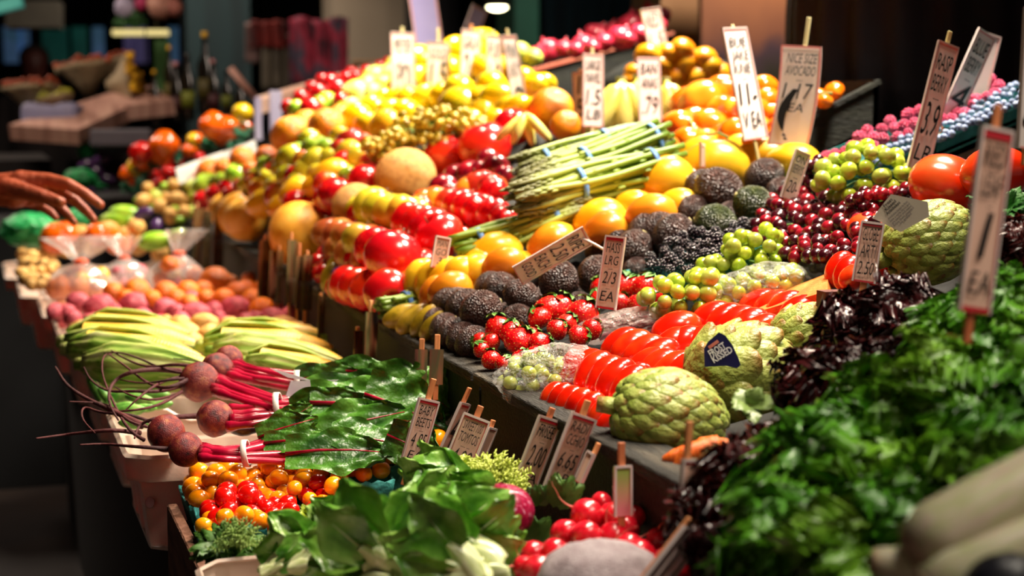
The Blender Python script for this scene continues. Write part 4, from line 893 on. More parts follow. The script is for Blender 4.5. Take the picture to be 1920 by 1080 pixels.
beet_bunch('lower beet bunch with long pale root tips over the tub rim',[(347,843,66,0),(310,812,72,-10)],
 [([(322,842),(280,839),(235,836),(195,832),(150,834)],9),([(268,798),(235,782),(200,765),(165,749),(125,724),(104,688)],15),([(262,812),(215,806),(165,810),(115,816),(68,822)],10),([(280,790),(240,776),(190,775),(155,760),(152,785),(178,812)],7),([(270,825),(245,810),(225,780),(208,745),(190,700),(193,665),(210,664)],7),([(275,800),(240,790),(215,765),(190,755),(130,753)],6)],
 [(378,838,461,838,580,795),(380,845,461,845,600,810),(378,852,461,852,590,830),(376,858,461,862,600,870),(378,848,461,856,580,850),(380,842,461,842,560,815)],(461,850),46,
 [(640,845,210,70,4,0),(720,830,200,70,-6,8),(575,826,160,44,4,0),(780,840,120,70,-25,0),(540,800,120,50,20,0)],2)
beet_bunch('small rear beet bunch against the corn with a paper tag',[(406,692,62,0),(428,674,54,0)],
 [([(380,690),(330,682),(280,690),(240,676),(208,657)],9),([(385,700),(335,700),(300,690),(262,672),(225,660),(195,662)],7),([(415,668),(390,682),(360,676),(325,672)],3),([(385,705),(320,712),(270,720),(225,712)],7),([(380,695),(320,730),(280,722),(240,690),(205,665)],10)],
 [(436,684,520,702,600,718),(438,692,520,708,600,722),(436,698,520,714,600,728),(440,680,520,698,590,705),(430,705,515,722,590,735)],(560,716),40,
 [(620,705,130,44,6,0),(700,700,150,46,-4,0),(760,720,150,60,-12,0),(655,725,120,40,0,0),(810,745,120,90,-30,10),(560,775,60,36,30,0)],3)
tg_=MB(); 
for qd in (((505,690),(562,706),(590,716),(540,708)),((545,715),(635,712),(600,735),(535,745))):
    tg_.slab([P(x,y,2.42) for x,y in reversed(qd)],.001)
o=ob('paper_tag',tg_,M('tag_grey',['c8c8d4','e8e8ec'],.5,30),None,False,origin=P(560,715,2.42)); tag(o,'pale folded paper tag tied to the rear beet bunch','tag')
m=MB().ball((0,0,0),(.5,.3,.26),20,12,lambda q:1+.15*nz(q,3)); o=ob('purple_vegetable',m,M('dark_purple',['14101c','2c2438'],.3)); o.matrix_world=TRS(P(458,803,2.35),orient(0,5),W(56,2.35)); tag(o,'small dark purple vegetable between the beet bunches','vegetable')
# ================================================================ NEAR FRONT
crw=M('crate_wood',['4a2c1c','6a4430','805842'],.75,5,bump=.3,bs=40,stretch=(2,2,10))
wc=E('wooden_crate',(.408,2.02,.635),'small brown wooden crate carrying the tomato punnets','crate')
for nm,a,b in (('side_board',(-.17,-.215,0),(-.155,.24,.155)),('side_board',(.23,-.215,0),(.245,.24,.155)),('end_board',(-.155,.225,0),(.23,.24,.13)),('end_board',(-.155,-.215,0),(.23,-.20,.13)),('bottom_board',(-.155,-.20,0),(.23,.225,.012))):
    m=MB().box(a,b); ob(nm,m,crw,wc,False,[('BEVEL',dict(width=.002,segments=1))])
m=MB().box((.24,1.795,0),(.652,2.275,.634)); o=ob('crate_stand',m,M('skirt_black',['040405','0a0a0c'],.9),None,False,origin=(.45,2.0,0)); tag(o,'black stand under the small wooden crate','stand')
G='cherry tomatoes in the punnets'
def cherries(label,x,y,z,sx,sy,kinds,n,w,where,seed,h=.05):
    p=PZ(x,y,z); punnet(label,p,sx,sy,h,0,teal,'turquoise tomato punnets'); rr=random.Random(seed)
    pts=[];t=0
    while len(pts)<n and t<3000:
        t+=1; a=rr.uniform(-.46,.46); b=rr.uniform(-.46,.46); l=rr.choice((0,0,1)); q=max(abs(a),abs(b))
        if l and q>.3: continue
        v=Vector((a*sx,b*sy,.004+l*.016+.012*(1-q)))
        if all((v-u).length>.0205 for u in pts): pts.append(v)
    for v in pts:
        k=rr.choice(kinds); q=p+v; d=dep(q)
        col={'ct':'orange','cr':'red'}[k]
        put(k,q,W(w,d)*rr.uniform(.88,1.15),orient(rr.uniform(-90,90),rr.uniform(-50,50)),'%s cherry tomato'%col,G,where,(960+FP*(q-CAM).dot(R)/d,540-FP*(q-CAM).dot(U)/d),False)
cherries('turquoise punnet of orange cherry tomatoes at the crate corner',420,928,.80,.115,.13,['ct'],24,42,'in the corner punnet',1)
cherries('turquoise punnet of red cherry tomatoes below the corner one',452,968,.802,.115,.11,['cr'],20,42,'in the red punnet',2)
cherries('turquoise punnet of mixed tomatoes nearest the crate end',455,1000,.80,.115,.09,['ct','ct','cr'],14,40,'in the mixed punnet',3)
cherries('turquoise punnet of orange cherry tomatoes against the white tub',542,908,.81,.115,.09,['ct'],22,36,'in the punnet against the tub',4)
cherries('turquoise punnet of orange tomatoes in the middle of the crate',560,938,.806,.11,.08,['ct'],16,36,'in the middle punnet',5)
cherries('turquoise punnet of red and orange tomatoes beside the leaves',600,952,.808,.12,.09,['cr','ct','cr'],20,36,'in the punnet beside the leaves',6)
cherries('raised turquoise punnet of larger orange tomatoes under the beet leaves',670,866,.845,.105,.10,['ct'],18,44,'in the raised punnet',7,.06)
cherries('lower turquoise punnet of orange tomatoes above the bok choy',665,898,.832,.10,.07,['ct'],10,42,'in the punnet above bok choy',8)
cherries('turquoise punnet of orange tomatoes behind the price tag',785,862,.842,.11,.09,['ct','ct','cr'],14,42,'in the punnet behind the tag',9)
# white tub under bok choy and the near crate
lug('white plastic tub holding the bok choy at the bottom edge',.215,1.32,.60,1.78,.842,.15)
lug('white plastic tub holding the radishes at the bottom edge',.60,1.30,.665,1.75,.80,.15) if False else None
bokw=M('bok_stalk',['a8b870','ccd69c','e0e4bc'],.35,4,coat=.2,sub=.1,stretch=(1,6,6)); bokl=M('bok_leaf',['34701a','5c982c','80b444','a0c868'],.32,3,bump=.2,bs=6,coat=.15,rnd=.15,hue=.008)
def bok(x,y,d,ang,L,label,seed,n=9,stalk=.42,spread=35):
    rr=random.Random(seed); root=E('bok_choy',P(x,y,d),label,'bok choy','bok choy heads'); S=W(L,d)
    for i in range(n):
        a=ang+rr.uniform(-spread,spread); layer=i/n; ya=rr.uniform(-20,20)
        m=MB(); wf=lambda v:.32+.10*math.sin(v*3)
        def fn(u,v):
            s=(u-.5)*2; return (v*stalk*1.1,-.10*(1-s*s)*(1-.5*v)+.03*math.sin(v*3)-.03*(1-layer)*3,s*(.055+.10*math.sin(math.pi*min(1,v*.8+.12))**1.3)*(1-.45*v))
        m.grid(fn,8,12); st=ob('stalk',m,bokw,root,mods=[('SOLIDIFY',dict(thickness=.05,offset=1))]); M4=TRS((0,0,0),orient(ya,a,rr.uniform(-40,40)),S)
        st.matrix_local=Matrix.Translation(F*(.0+.03*layer)+R*rr.uniform(-.01,.01))@M4
        m=MB(); leaf(m,Vector((stalk*.85,-.03,0)),Vector((1,0,0)),Vector((0,-1,0)),.70,.50*rr.uniform(.85,1.15),.045,5,16,18,rr.uniform(.2,.5),rr.uniform(0,6),lambda v:.15+.85*math.sin(math.pi*min(1,v*.78+.16))**.8,.16,1.5)
        lf=O('leaf',m.mesh('bok_leaf_blade',bokl),st)
        vn=MB().tube([(stalk*.85,-.045,0),(stalk+.15,-.04,0),(stalk+.35,-.0,0)],[.016,.008,.002],6); O('vein',vn.mesh('bok_vein',bokw),lf)
    return root
for a in ((700,1030,1.78,172,150,'bok choy with dark leaves beside the red and orange punnet',1),(760,1075,1.60,160,210,'bok choy whose white base points to the radishes',2),(900,1085,1.56,150,200,'bok choy with broad pale stalks in the middle of the bottom edge',3),(560,1065,1.70,30,130,'bok choy at the left over the white tub rim',4),(900,935,1.86,165,160,'bok choy leaves fanned out under the price tags',5),(745,995,1.80,25,165,'bok choy with a large pale leaf in the heap centre',6),(960,1000,1.74,170,160,'bok choy with glossy leaves left of the radicchio',7),(985,1045,1.66,178,170,'bok choy with a cream stalk beside the radishes',8),(610,1040,1.74,172,130,'bok choy tips above the white tub rim at the bottom left',10),(800,1040,1.64,20,190,'bok choy lying across the others',11),(500,1075,1.72,25,100,'bok choy tip hanging over the tub corner',12)): bok(*a)
for a in ((680,1050,1.62,15,220,'bok choy with a thick white base at the centre bottom',21),(930,1060,1.58,165,190,'bok choy base turned to the radicchio',22),(700,1080,1.62,40,200,'bok choy with long leaves pointing at the radicchio',23)): bok(*a,n=7,spread=22)
fr_m=M('frisee',['7c9c1c','b4c83c','e0e47c'],.4,3,hue=.01)
def wisps(name,label,cat,x,y,w,d,mat,n,seed,thin=.02,group=None,asp=.6):
    rr=random.Random(seed); S=W(w,d); b=MB()
    for i in range(n):
        a=rr.uniform(0,6.28); el=rr.uniform(.1,1.5); dr=(U*math.cos(el)*1.0-F*.4+ (R*math.cos(a)+F*math.sin(a))*math.sin(el)).normalized()
        L=S*.5*rr.uniform(.6,1.05); p=Vector((0,0,0)); pts=[]; side=dr.orthogonal().normalized()
        sd=dr.cross(side)
        for j in range(7):
            t=j/6; pts.append(p+dr*L*t+side*math.sin(t*7+a)*L*.06+sd*math.cos(t*5+i)*L*.05-Vector((0,0,1))*L*.25*t*t)
        b.tube(pts,[S*thin*(1-.6*j/6) for j in range(7)],4)
        for j in range(2,7):
            for sg in (-1,1):
                q=pts[j]; e=q+(dr*.5+side*sg*rr.uniform(.5,1)+sd*rr.uniform(-.5,.5)).normalized()*L*.16; b.tube([q,(q+e)/2+Vector((0,0,L*.02)),e],[S*thin*.8,S*thin*.9,S*thin*.3],4)
    o=ob(name,b,mat); o.location=P(x,y,d); tag(o,label,cat,group); return o
wisps('frilly_endive','bright yellow green frilly endive under the leaning price tags','endive',925,915,170,1.90,fr_m,170,3,.013)
tuft('frilly_endive_leaf','pale green leafy base left of the frilly endive','endive',870,885,90,1.93,fr_m,12,4,8,.2)
tuft('parsley_bunch','small herb bunch under the nearest tomato punnet','herbs',430,1030,140,1.86,M('herb_green',['2c5418','4c7c28','84a048'],.5,5),26,5,10,.22,asp=.25)
wisps('herb_sprigs','thin green sprigs on top of the herb bunch in the crate','herbs',450,1020,130,1.84,M('sprig_green',['4c7c28','9cb458'],.5,5),60,6,.012)
tuft('leafy_sprig','small pale leafy sprig across the red and orange punnet','herbs',575,965,50,1.98,fr_m,9,7,8,.2,asp=.3)
rad_m=M('radicchio',['d8b0cc','b01848','8c0c34','c83868'],.3,4,stretch=(2,9,2),coat=.2,pos=[.3,.42,.55,.75])
m=MB().ball((0,0,0),(.5,.48,.46),48,30,lambda q:1+.05*nz(q,2.2,1)+.025*abs(nz(q,6,3))); root=O('radicchio',m.mesh('radicchio_head',rad_m)); root.matrix_world=TRS(P(948,958,1.74),orient(20,-15),W(108,1.74)); tag(root,'round magenta and purple radicchio between the greens','radicchio')
for i in range(4):
    m=MB()
    def fn(u,v,i=i):
        a=(u-.5)*1.8+i*1.5; e=(v-.5)*2.2; r=.505+.02*i*.3+.03*max(0,v-.8); return (r*math.cos(e)*math.cos(a),r*math.cos(e)*math.sin(a),r*.94*math.sin(e))
    m.grid(fn,14,12); ob('outer_leaf',m,rad_m,root,mods=[('SOLIDIFY',dict(thickness=.012))])
# radishes
rdm=M('radish',['b4081c','d81428','e83444'],.25,3,coat=.35,rnd=.12); rdt=M('radish_root',['d85048','e89478'],.5,4)
lfm=M('radish_leaf',['1c3c10','34641c','5c8430'],.45,5,rnd=.2)
def radish_bunch(label,bul,seed,leaves=()):
    rr=random.Random(seed); c=P(*bul[0][:2],1.72); root=E('radish_bunch',c,label,'radishes','radish bunches')
    for x,y,w in bul:
        d=1.74-(y-960)*.0012+rr.uniform(-.01,.01); m=MB().ball((0,0,0),(.54,.48,.48),20,14,lambda q:1+.05*nz(q,2,x)-.12*max(0,q.x)**3)
        o=O('radish',m.mesh('radish_skin',rdm),root); a=rr.uniform(-90,200); o.matrix_local=Matrix.Translation(-c)@TRS(P(x,y,d),orient(rr.uniform(-50,50),a),W(w,d))
        pts=[Vector((.48,0,0))]; an=0
        for j in range(8): an+=rr.uniform(-.15,.45)*(1 if int(x)%2 else -1); pts.append(pts[-1]+Vector((math.cos(an)*.12,-.05,math.sin(an)*.12)))
        O('taproot',MB().tube(pts,[.06,.03,.022,.017,.014,.012,.01,.008,.004],6).mesh('radish_taproot',rdt),o)
    for x,y,w in leaves:
        m=MB(); rr2=random.Random(int(x))
        for k in range(7): leaf(m,Vector((0,0,0)),(R*rr2.uniform(-1,1)+U*rr2.uniform(.2,1)-F*.3),-F,W(w,1.75)*.7,W(w,1.75)*.35,.15,8,8,10,.4,k)
        o=ob('leaves',m,lfm,root); o.location=P(x,y,1.78)-c
    return root
radish_bunch('radish bunch at the top of the pile by the thin price tag',[(1100,965,64),(1148,968,56),(1060,1000,56),(1100,1005,62),(1150,1008,62),(1128,945,44),(1175,990,50),(1190,968,44)],1,[(1045,950,100),(1180,950,80),(1010,945,60)])
radish_bunch('radish bunch in the lower left of the pile beside the bok choy',[(1000,1040,56),(1040,1035,54),(1010,1070,64),(1062,1062,60),(1085,1045,56),(985,1065,50),(1110,1075,56)],2,[(1000,1010,80)])
radish_bunch('radish bunch at the right of the pile under the leaning grey tags',[(1140,1040,62),(1200,1040,62),(1232,1010,44),(1180,1025,56),(1250,1050,52),(1225,1070,60),(1165,1065,60),(1270,1075,56),(1285,1050,50)],3,[(1160,1060,90),(1230,1030,60)])
m=MB().ball((0,0,0),(.5,.4,.35),40,26,lambda q:1+.06*nz(q,3,2)+.02*nz(q,9)); o=ob('cloth_bundle',m,M('cloth_grey',['8c7c80','b0a4a8'],.8,8,bump=.3,bs=60)); o.matrix_world=TRS(P(1128,1098,1.55),orient(),W(250,1.55)); tag(o,'pale grey cloth bundle under the radishes at the bottom edge','cloth')
m=MB().box((-.02,1.0,.0),(.72,1.78,.70)); o=ob('front_stand',m,M('skirt_black',['040405','0a0a0c'],.9),None,False,origin=(.3,1.3,0)); o.location=(.47,1.45,0) if False else o.location; tag(o,'black stand under the bottom row of greens','stand')
m=MB().box((.62,1.0,.70),(.665,1.9,.80)); o=ob('radish_ledge',m,wood_dk,None,False,origin=(.64,1.4,.7)); tag(o,'dark board beside the radishes','board')
# carrots
car=M('carrot',['e0500c','f4701c','f88c3c'],.4,6,stretch=(9,1,1),bump=.2,bs=20)
for i,(x,y,w,h,a,d,t) in enumerate(((1300,850,110,44,12,1.70,'longer carrot between the artichoke and the dark lettuce'),(1350,836,80,34,-15,1.72,'shorter bright carrot end beside the longer one'),(1275,868,60,40,60,1.69,'stubby carrot end pointing down at the ledge'))):
    m=MB().rev([(.01,-.5),(.06*1,-.47),(.13,-.3),(.18,0),(.21,.3),(.20,.42),(.08,.47),(.01,.47)],16); mm=Matrix.Rotation(math.radians(90),4,'Y'); m.v=[tuple(mm@Vector(v)) for v in m.v]
    root=O('carrot',m.mesh('carrot_skin',car)); root.matrix_world=TRS(P(x,y,d),orient(0,a),W(w*1.1,d)); tag(root,t,'carrot','carrots')
    O('stem',MB().tube([(.46,0,0),(.54,0,.02)],[.05,.035],8).mesh('carrot_stem',green_stem),root)
# lettuces
redl=M('lettuce_red',['1a060a','3c1012','5c2016','844822'],.25,5,coat=.3,rnd=.15,pos=[.3,.45,.58,.78]); grl=M('lettuce_green',['24580e','4c9018','7cb428','b4d058'],.35,5,coat=.15,rnd=.12,pos=[.28,.45,.6,.8])
for i,(x,y,w,d,t,s) in enumerate(((1615,605,200,1.82,'behind the grey leaflet stand',1),(1680,590,210,1.80,'below the plump artichoke',2),(1525,715,185,1.70,'next to the pale artichokes',3),(1620,715,240,1.62,'in the middle of the dark pile',4),(1400,900,230,1.50,'low beside the stick tags',5),(1490,850,210,1.55,'beside the nearest green lettuce',6),(1340,970,200,1.50,'at the bottom next to the radishes',7),(1900,450,150,1.85,'at the right frame edge',8))):
    tuft('red_lettuce','dark red frilly lettuce '+t,'lettuce',x,y,w,d,redl,44,s,15,.26,'red lettuce heads',asp=.52,nu=18,nv=20,curl=1.1,scat=.24,Lr=.30,blunt=True)
for i,(x,y,w,d,t,s) in enumerate(((1560,880,330,1.40,'at the front left of the green pile',11),(1700,980,340,1.30,'lowest in the green pile',12),(1480,1000,300,1.34,'at the bottom beside the dark lettuce',13),(1780,740,340,1.44,'in the middle of the green pile',14),(1900,700,300,1.46,'at the right frame edge under the big tag',15),(1880,560,190,1.62,'directly behind the big price tag',16),(1640,790,260,1.48,'touching the red lettuce',17),(1890,860,300,1.30,'just above the white leek ends',18),(1590,1060,300,1.28,'cut off by the bottom edge',19),(1800,620,200,1.60,'below the plump artichoke at the right',20),(1900,600,220,1.56,'right of the big price tag',21))):
    tuft('green_lettuce','bright green curly lettuce '+t,'lettuce',x,y,w,d,grl,70,s,16,.26,'green curly lettuce heads',asp=.46,nu=18,nv=20,Lr=.26,curl=1.2,scat=.32,blunt=True)
tuft('parsley_bunch','fine green parsley right of the big price tag','herbs',1880,395,130,1.95,M('parsley',['1c5018','3c8430','74b050'],.5,6),44,31,12,.25,asp=.2)
tuft('leafy_sprig','pale leaf stub under the small artichoke by the dark lettuce','herbs',1405,760,110,1.72,M('leaf_pale',['4c7428','98ac60'],.4,4),6,32,5,.1,asp=.4)
# leeks
lk=M('leek_white',['d8c4ac','e4d8bc','ccd098','ece4cc'],.4,3,stretch=(1,7,7),sub=.1)
for i,(x,y,w,h,a,d,t) in enumerate(((1850,960,330,150,30,1.10,'uppermost thick white leek end in the bottom right corner'),(1880,1040,330,120,24,1.08,'lower thick white leek end in the bottom right corner'),(1790,985,150,130,30,1.14,'short cut leek end pointing at the green lettuce'),(1740,1070,220,70,-10,1.16,'thin green white stalk at the bottom right'))):
    m=MB().tube([(-.5,0,0),(-.47,0,.0),(-.3,0,.01),(0,0,.0),(.3,0,-.02),(.9,0,-.04)],[.06,.19,.235,.23,.22,.20],24)
    root=O('leek',m.mesh('leek_shaft',lk)); root.matrix_world=TRS(P(x,y,d),orient(8,a),(W(w,d),W(h,d)*2.1,W(h,d)*2.1)); tag(root,t,'leek','leeks')
    m=MB().tube([(-.52,0,0),(-.49,0,0)],[.09,.17],14); O('root_end',m.mesh('leek_root_end',M('leek_end',['a88c6c','c8b090'],.7,8)),root)
m=MB().ball((0,0,0),(.5,.4,.4),30,20,lambda q:1+.05*nz(q,3)); o=ob('dark_bag',m,M('bag_dark',['14141c','242430'],.4)); o.matrix_world=TRS(P(1890,1100,1.04),orient(),W(160,1.04)); tag(o,'dark rounded bag under the leeks in the corner','bag')
m=MB().box((.735,.55,.0),(1.5,1.5,.86)); o=ob('lettuce_stand',m,wood_dk,None,False,origin=(1.1,1.0,0)); tag(o,'dark stand under the lettuce heap','stand')
m=MB().box((.42,.5,.0),(.73,.98,.86)); o=ob('leek_stand',m,wood_dk,None,False,origin=(.5,.8,0)); tag(o,'dark stand under the leeks','stand')
# ================================================================ price cards
card=M('card_cream',['c89880','dcb09c','e4c0ac'],.45,4,rnd=.05,coat=.3); cardw=M('card_white',['ecd8d0','f8ece6'],.4,4,rnd=.04,coat=.3); bord=M('card_red_edge',['b01c28','c8303c'],.4,5,coat=.3)
bordp=M('card_pink_edge',['d87878','e8a098'],.4,5,coat=.3); stk=M('stick_wood',['b8643c','d08450','dc9c64'],.6,6,stretch=(6,6,1),bump=.1); stk2=M('stick_pale',['c8b878','e0d4a0'],.6,6); slv=M('sleeve_edge',['c8b0a8','f0e0dc'],.1,6,spec=1,coat=1)
def price(x,y,w,h,lean,d,label,lines=(),top=0,bot=0,asp=.36,white=False,sm=None,side=1,nm='price_tag',group='price tags on sticks',sh=1,curve=0,edge=True,sleeve=True,inkm=None,stickdx=0,pitch=0,sw=.008):
    Hh=W(h,d); Wd=Hh*asp; c_=min(1,W(w,d)/Wd)
    if Wd<W(w,d): Wd=W(w,d); c_=1
    yaw=math.degrees(math.acos(c_))*side
    root=E(nm,P(x,y,d),label,'price tag' if nm=='price_tag' else 'tag',group)
    rot=A3@Matrix.Rotation(math.radians(lean),3,'Y')@Matrix.Rotation(math.radians(yaw),3,'Z')@Matrix.Rotation(math.radians(pitch),3,'X')
    root.matrix_world=TRS(P(x,y,d),rot,1)
    cv=lambda z: curve*(z/Hh*2)**2
    m=MB(); n=10
    for k in range(n):
        z0=-Hh/2+Hh*k/n; z1=z0+Hh/n
        m.add([(-Wd/2+cv(z0),0,z0),(Wd/2+cv(z0),0,z0),(Wd/2+cv(z1),0,z1),(-Wd/2+cv(z1),0,z1)],[(0,1,2,3)])
    ob('card',m,cardw if white else card,root,False,[('SOLIDIFY',dict(thickness=.0012,offset=-1))])
    m=MB(); e=Wd*.05; t=Hh*(.022 if white else .05)
    for a,b in (((-Wd/2,Hh/2-t),(Wd/2,Hh/2)),((-Wd/2,-Hh/2),(Wd/2,-Hh/2+t*.6)),((-Wd/2,-Hh/2),(-Wd/2+e,Hh/2)),((Wd/2-e,-Hh/2),(Wd/2,Hh/2))):
        k=6
        for i in range(k):
            z0=a[1]+(b[1]-a[1])*i/k; z1=a[1]+(b[1]-a[1])*(i+1)/k
            m.add([(a[0]+cv(z0),-.0012,z0),(b[0]+cv(z0),-.0012,z0),(b[0]+cv(z1),-.0012,z1),(a[0]+cv(z1),-.0012,z1)],[(0,1,2,3)])
    if edge: ob('red_border',m,bordp if white else bord,root,False)
    m=MB(); g=.0009; m.box((-Wd/2-g,-.002,Hh/2-g),(Wd/2+g,.002,Hh/2+g*2)); 
    m.box((Wd/2-g,-.002,-Hh/2),(Wd/2+g*1.5,.002,Hh/2)); m.box((-Wd/2-g*1.5,-.002,-Hh/2),(-Wd/2+g,.002,Hh/2))
    if not curve and sleeve: ob('clear_sleeve_edge',m,slv,root,False)
    if top or bot:
        m=MB(); m.box((stickdx*Wd-sw/2,.0015,-Hh/2-W(bot,d)),(stickdx*Wd+sw/2,.0055,Hh/2+W(top,d))); ob('stick',m,sm or stk,root,False,[('BEVEL',dict(width=.001,segments=2))])
    if lines:
        tot=sum(l[1] for l in lines)*1.15; hh=Hh*.86/tot
        lettering([(l[0],l[1]) for l in lines],root,inkm or ink,hh*.88,Wd*.74,-Wd*.37,Hh*.42,y=-.0022,lead=1.3,bold=.0)
    return root
Q=price
Q(1397,157,52,212,-11,3.0,'leaning cream price card on a yellow stick in front of the orange tomatoes',[('BUE',1),('JAKE',1),('KNE',1),('---',.5),('11-',2.2),('V EA',1.6)],8,45,.34,True,stk2,side=1,curve=.0)
Q(1495,180,70,190,8,2.95,'large curved white price card with a dark curved stroke',[('NICE SIZE',1),('AVOCADO',1),('---',.4),('1 17',1.6),('EA',.9),(' ',2)],55,20,.42,True,stk2,curve=-.006,side=-1)
m=MB()
for k in range(14):
    t=k/13; t2=(k+1)/13; f_=lambda t:(-.004-.018*math.sin(math.pi*t*.9)-.004*t,.012-.088*t); 
    (xa,za),(xb,zb)=f_(t),f_(t2); wa=.0085*math.sin(math.pi*min(1,t+.12))**.5; wb=.0085*math.sin(math.pi*min(1,t2+.12))**.5 if t2<1 else .004
    m.add([(xa-wa,-.003,za),(xa+wa,-.003,za),(xb+wb,-.003,zb),(xb-wb,-.003,zb)],[(0,3,2,1)])
o=ob('painted_stroke',m,ink,None,False); o.parent=[q for q in COL.objects if q.get('label')=='large curved white price card with a dark curved stroke'][0]
Q(1491,330,30,92,18,2.62,'small pink price card at the left of the green and red grapes',[('ON',.8),('BERRYS',1),('---',.4),('20-',1.4)],0,10,.40,True,stk)
Q(1145,512,34,136,8,2.36,'dark upright price board between the avocados and strawberries',[('HASS',1),('LRG',.9),('---',.3),('2/3',1.2),('---',.3),('EA',1)],0,0,.30,False,side=-1)
Q(1035,480,36,150,60,2.46,'slanted wooden price board lying on the avocados',[('RIPE',1),('2.50',1.2),('EACH',1),('GOOD',.8)],0,0,.26,True,inkm=inkb)
m=MB().tube([P(1092,447,2.46),P(1115,458,2.46),P(1143,474,2.46)],.0022,6); o=ob('card_wire',m,cardw,origin=P(1110,455,2.46)); tag(o,'thin pale wire holding the slanted price board','wire')
Q(826,474,26,58,10,2.72,'small dark price tag standing in the mangoes',[('MAN',1),('GO',1),('3',1)],0,0,.5)
Q(787,812,36,126,16,2.10,'price tag with red border in front of the beet leaves',[('BABY',1),('BEETS',1),('---',.3),('4 85',1.5),('EA',.9)],42,40,.34)
Q(873,835,50,110,22,2.02,'wide price tag with red border right of the red tomato',[('SWEET100',.9),('TOMTOS',1),('--- --',.3),('4.00',1.6)],24,30,.46)
Q(848,812,16,118,24,2.06,'narrow dark price tag seen edge on left of the wide one',[('4',1)],32,30,.30,side=1)
Q(912,832,14,60,22,2.08,'thin tag end behind the frilly endive',(),16,30,.4,side=1)
Q(1006,852,42,140,21,1.93,'price tag above the frilly endive reading FRISEE 2.00',[('FRISEE',1),('---',.3),('2.00',1.7),('EA',.8)],22,20,.36)
Q(1068,850,46,146,21,1.83,'price tag nearest the large artichoke reading RADI CCHIO',[('RADI',.9),('CCHIO',1),('---',.3),('6.65',1.5),('LB',.9)],32,20,.36)
Q(1096,878,10,60,24,1.79,'thin bare stick with a tag edge beside the large artichoke',(),24,26,.5,side=-1)
r_=Q(1168,922,30,92,0,1.68,'green and pink edged tag above the radishes',(),46,20,.36,side=1,edge=False); r_.children[0].data.materials[0]=M('card_green_pink',['587828','9cb058','d88088','e8a8a8'],.15,2,grad=((.0,0,-9.0),.6),coat=.6)
Q(1289,920,26,112,4,1.52,'lilac edged tag in front of the carrots',(),74,20,.30,side=1,sm=stk)
for j,(x,y,h) in enumerate(((1240,1050,150),(1262,1046,140),(1278,1056,130))): Q(x,y,16,h,38,1.46+.03*j,'leaning grey tag, %s of the three above the radishes'%['leftmost','middle','rightmost'][j],(),20,20,.3,side=1)
Q(1848,415,66,345,7.5,1.33,'tall blurred price tag standing in front of the plump artichoke',[('RED',1),('LEAF',1),('--',.3),('1',2),('EA',1)],50,60,.22,False,inkm=ink)
Q(1934,150,50,260,3,1.75,'price card cut off by the right frame edge',[('L',1),('S',1)],0,30,.25,True)
Q(1628,474,38,112,9,1.96,'upright dark tag at the left of the plump artichoke',[('GLOBE',1),('ARTI',1),('2.50',1)],0,20,.36,side=-1)
Q(1748,205,44,250,14,2.55,'longest white price card leaning over the blueberries',[('RASP',1),('BERRY',1),('---',.3),('3.9',2),('LB',1)],26,20,.20,True,stk2)
Q(1812,150,40,190,24,2.85,'white price card leaning behind the longest one',[('BLUE',1),('BERRY',1),('---',.3),('4',2)],0,20,.24,True)
Q(1838,140,44,155,14,2.95,'blank white price card leaning over the upper raspberries',(),0,20,.30,True)
Q(1112,170,38,135,0,3.55,'tall pink price card left of the bananas',[('LARGE',1),('NAVEL',1),('---',.3),('1.5',1.6),('LB',1)],14,20,.32,True,stk2)
Q(1088,185,22,100,-3,3.58,'narrow pink price card beside the tall one',[('1',1),('5',1)],6,20,.34,True,stk,side=-1)
Q(1218,170,42,122,-2,3.5,'pink price card with a red dot in front of the bananas',[('BAN',1),('ANAS',1),('---',.3),('.79',1.6)],0,20,.36,True)
Q(1228,58,36,84,-12,4.3,'pink price card among the red onions',[('RED',1),('1.5',1)],0,60,.46,True)
Q(968,155,26,178,-9,3.9,'price card leaning left above the large red apples',[('PINK',1),('LADY',1),('---',.3),('2',2)],14,30,.20,True,stk2)
Q(926,135,26,136,0,4.15,'narrow price card second from the leaning one',[('FUJI',1),('1.9',2)],10,60,.24,True,stk2)
Q(882,115,34,116,2,4.35,'bright white price card in the middle of the rear five',[('GALA',1),('2.5',2)],12,70,.32,True,stk)
Q(822,130,40,100,0,4.35,'pink price card in front of the lilac one',[('GOLD',1),('1.5',2)],28,70,.42,True,stk2)
Q(756,128,42,132,-1,4.5,'leftmost price card of the rear five with dark print',[('MEYER',1),('---',.3),('LEMON',2)],12,20,.34,True,stk2)
lil=M('card_lilac',['9c94cc','bcb4dc'],.5,4)
for x,y,w,h,l,d,t in ((800,50,50,130,-8,5.4,'tall lilac blurred card behind the pink one'),(884,58,26,90,20,5.4,'narrow lilac blurred card leaning right'),):
    r_=Q(x,y,w,h,l,d,t,(),0,60,.4,True); r_.children[0].data.materials[0]=lil
Q(1317,292,7,42,0,2.95,'tiny stick tag standing on the yellow mangoes',(),6,8,.4)
# tags in front of the ledge
thin=M('card_see_through',['3c1c14','7c4430','5c5c38','a86848'],.15,9,stretch=(9,1,.6),coat=.8,spec=.8,rnd=.3)
for j,(x,y,w,h,tp,d) in enumerate(((370,445,9,110,10,4.5),(388,450,9,110,6,4.45),(410,450,11,120,10,4.35),(497,505,18,110,10,3.68),(512,515,9,90,4,3.62),(525,520,5,100,10,3.55),(547,510,12,120,14,3.42),(562,530,9,100,24,3.35),(577,530,14,104,8,3.28),(603,600,9,90,6,3.1),(672,655,14,70,8,2.8),(696,645,20,120,22,2.72),(789,690,24,70,20,2.42),(818,688,26,66,28,2.36))):
    r_=Q(x,y,w,h,2,d,'narrow see-through sleeved tag, %s counted from the far end of the ledge'%ORD[j],(),tp,30,.34,side=1,group='tags seen edge on along the ledge',edge=False,sleeve=False); r_.children[0].data.materials[0]=thin
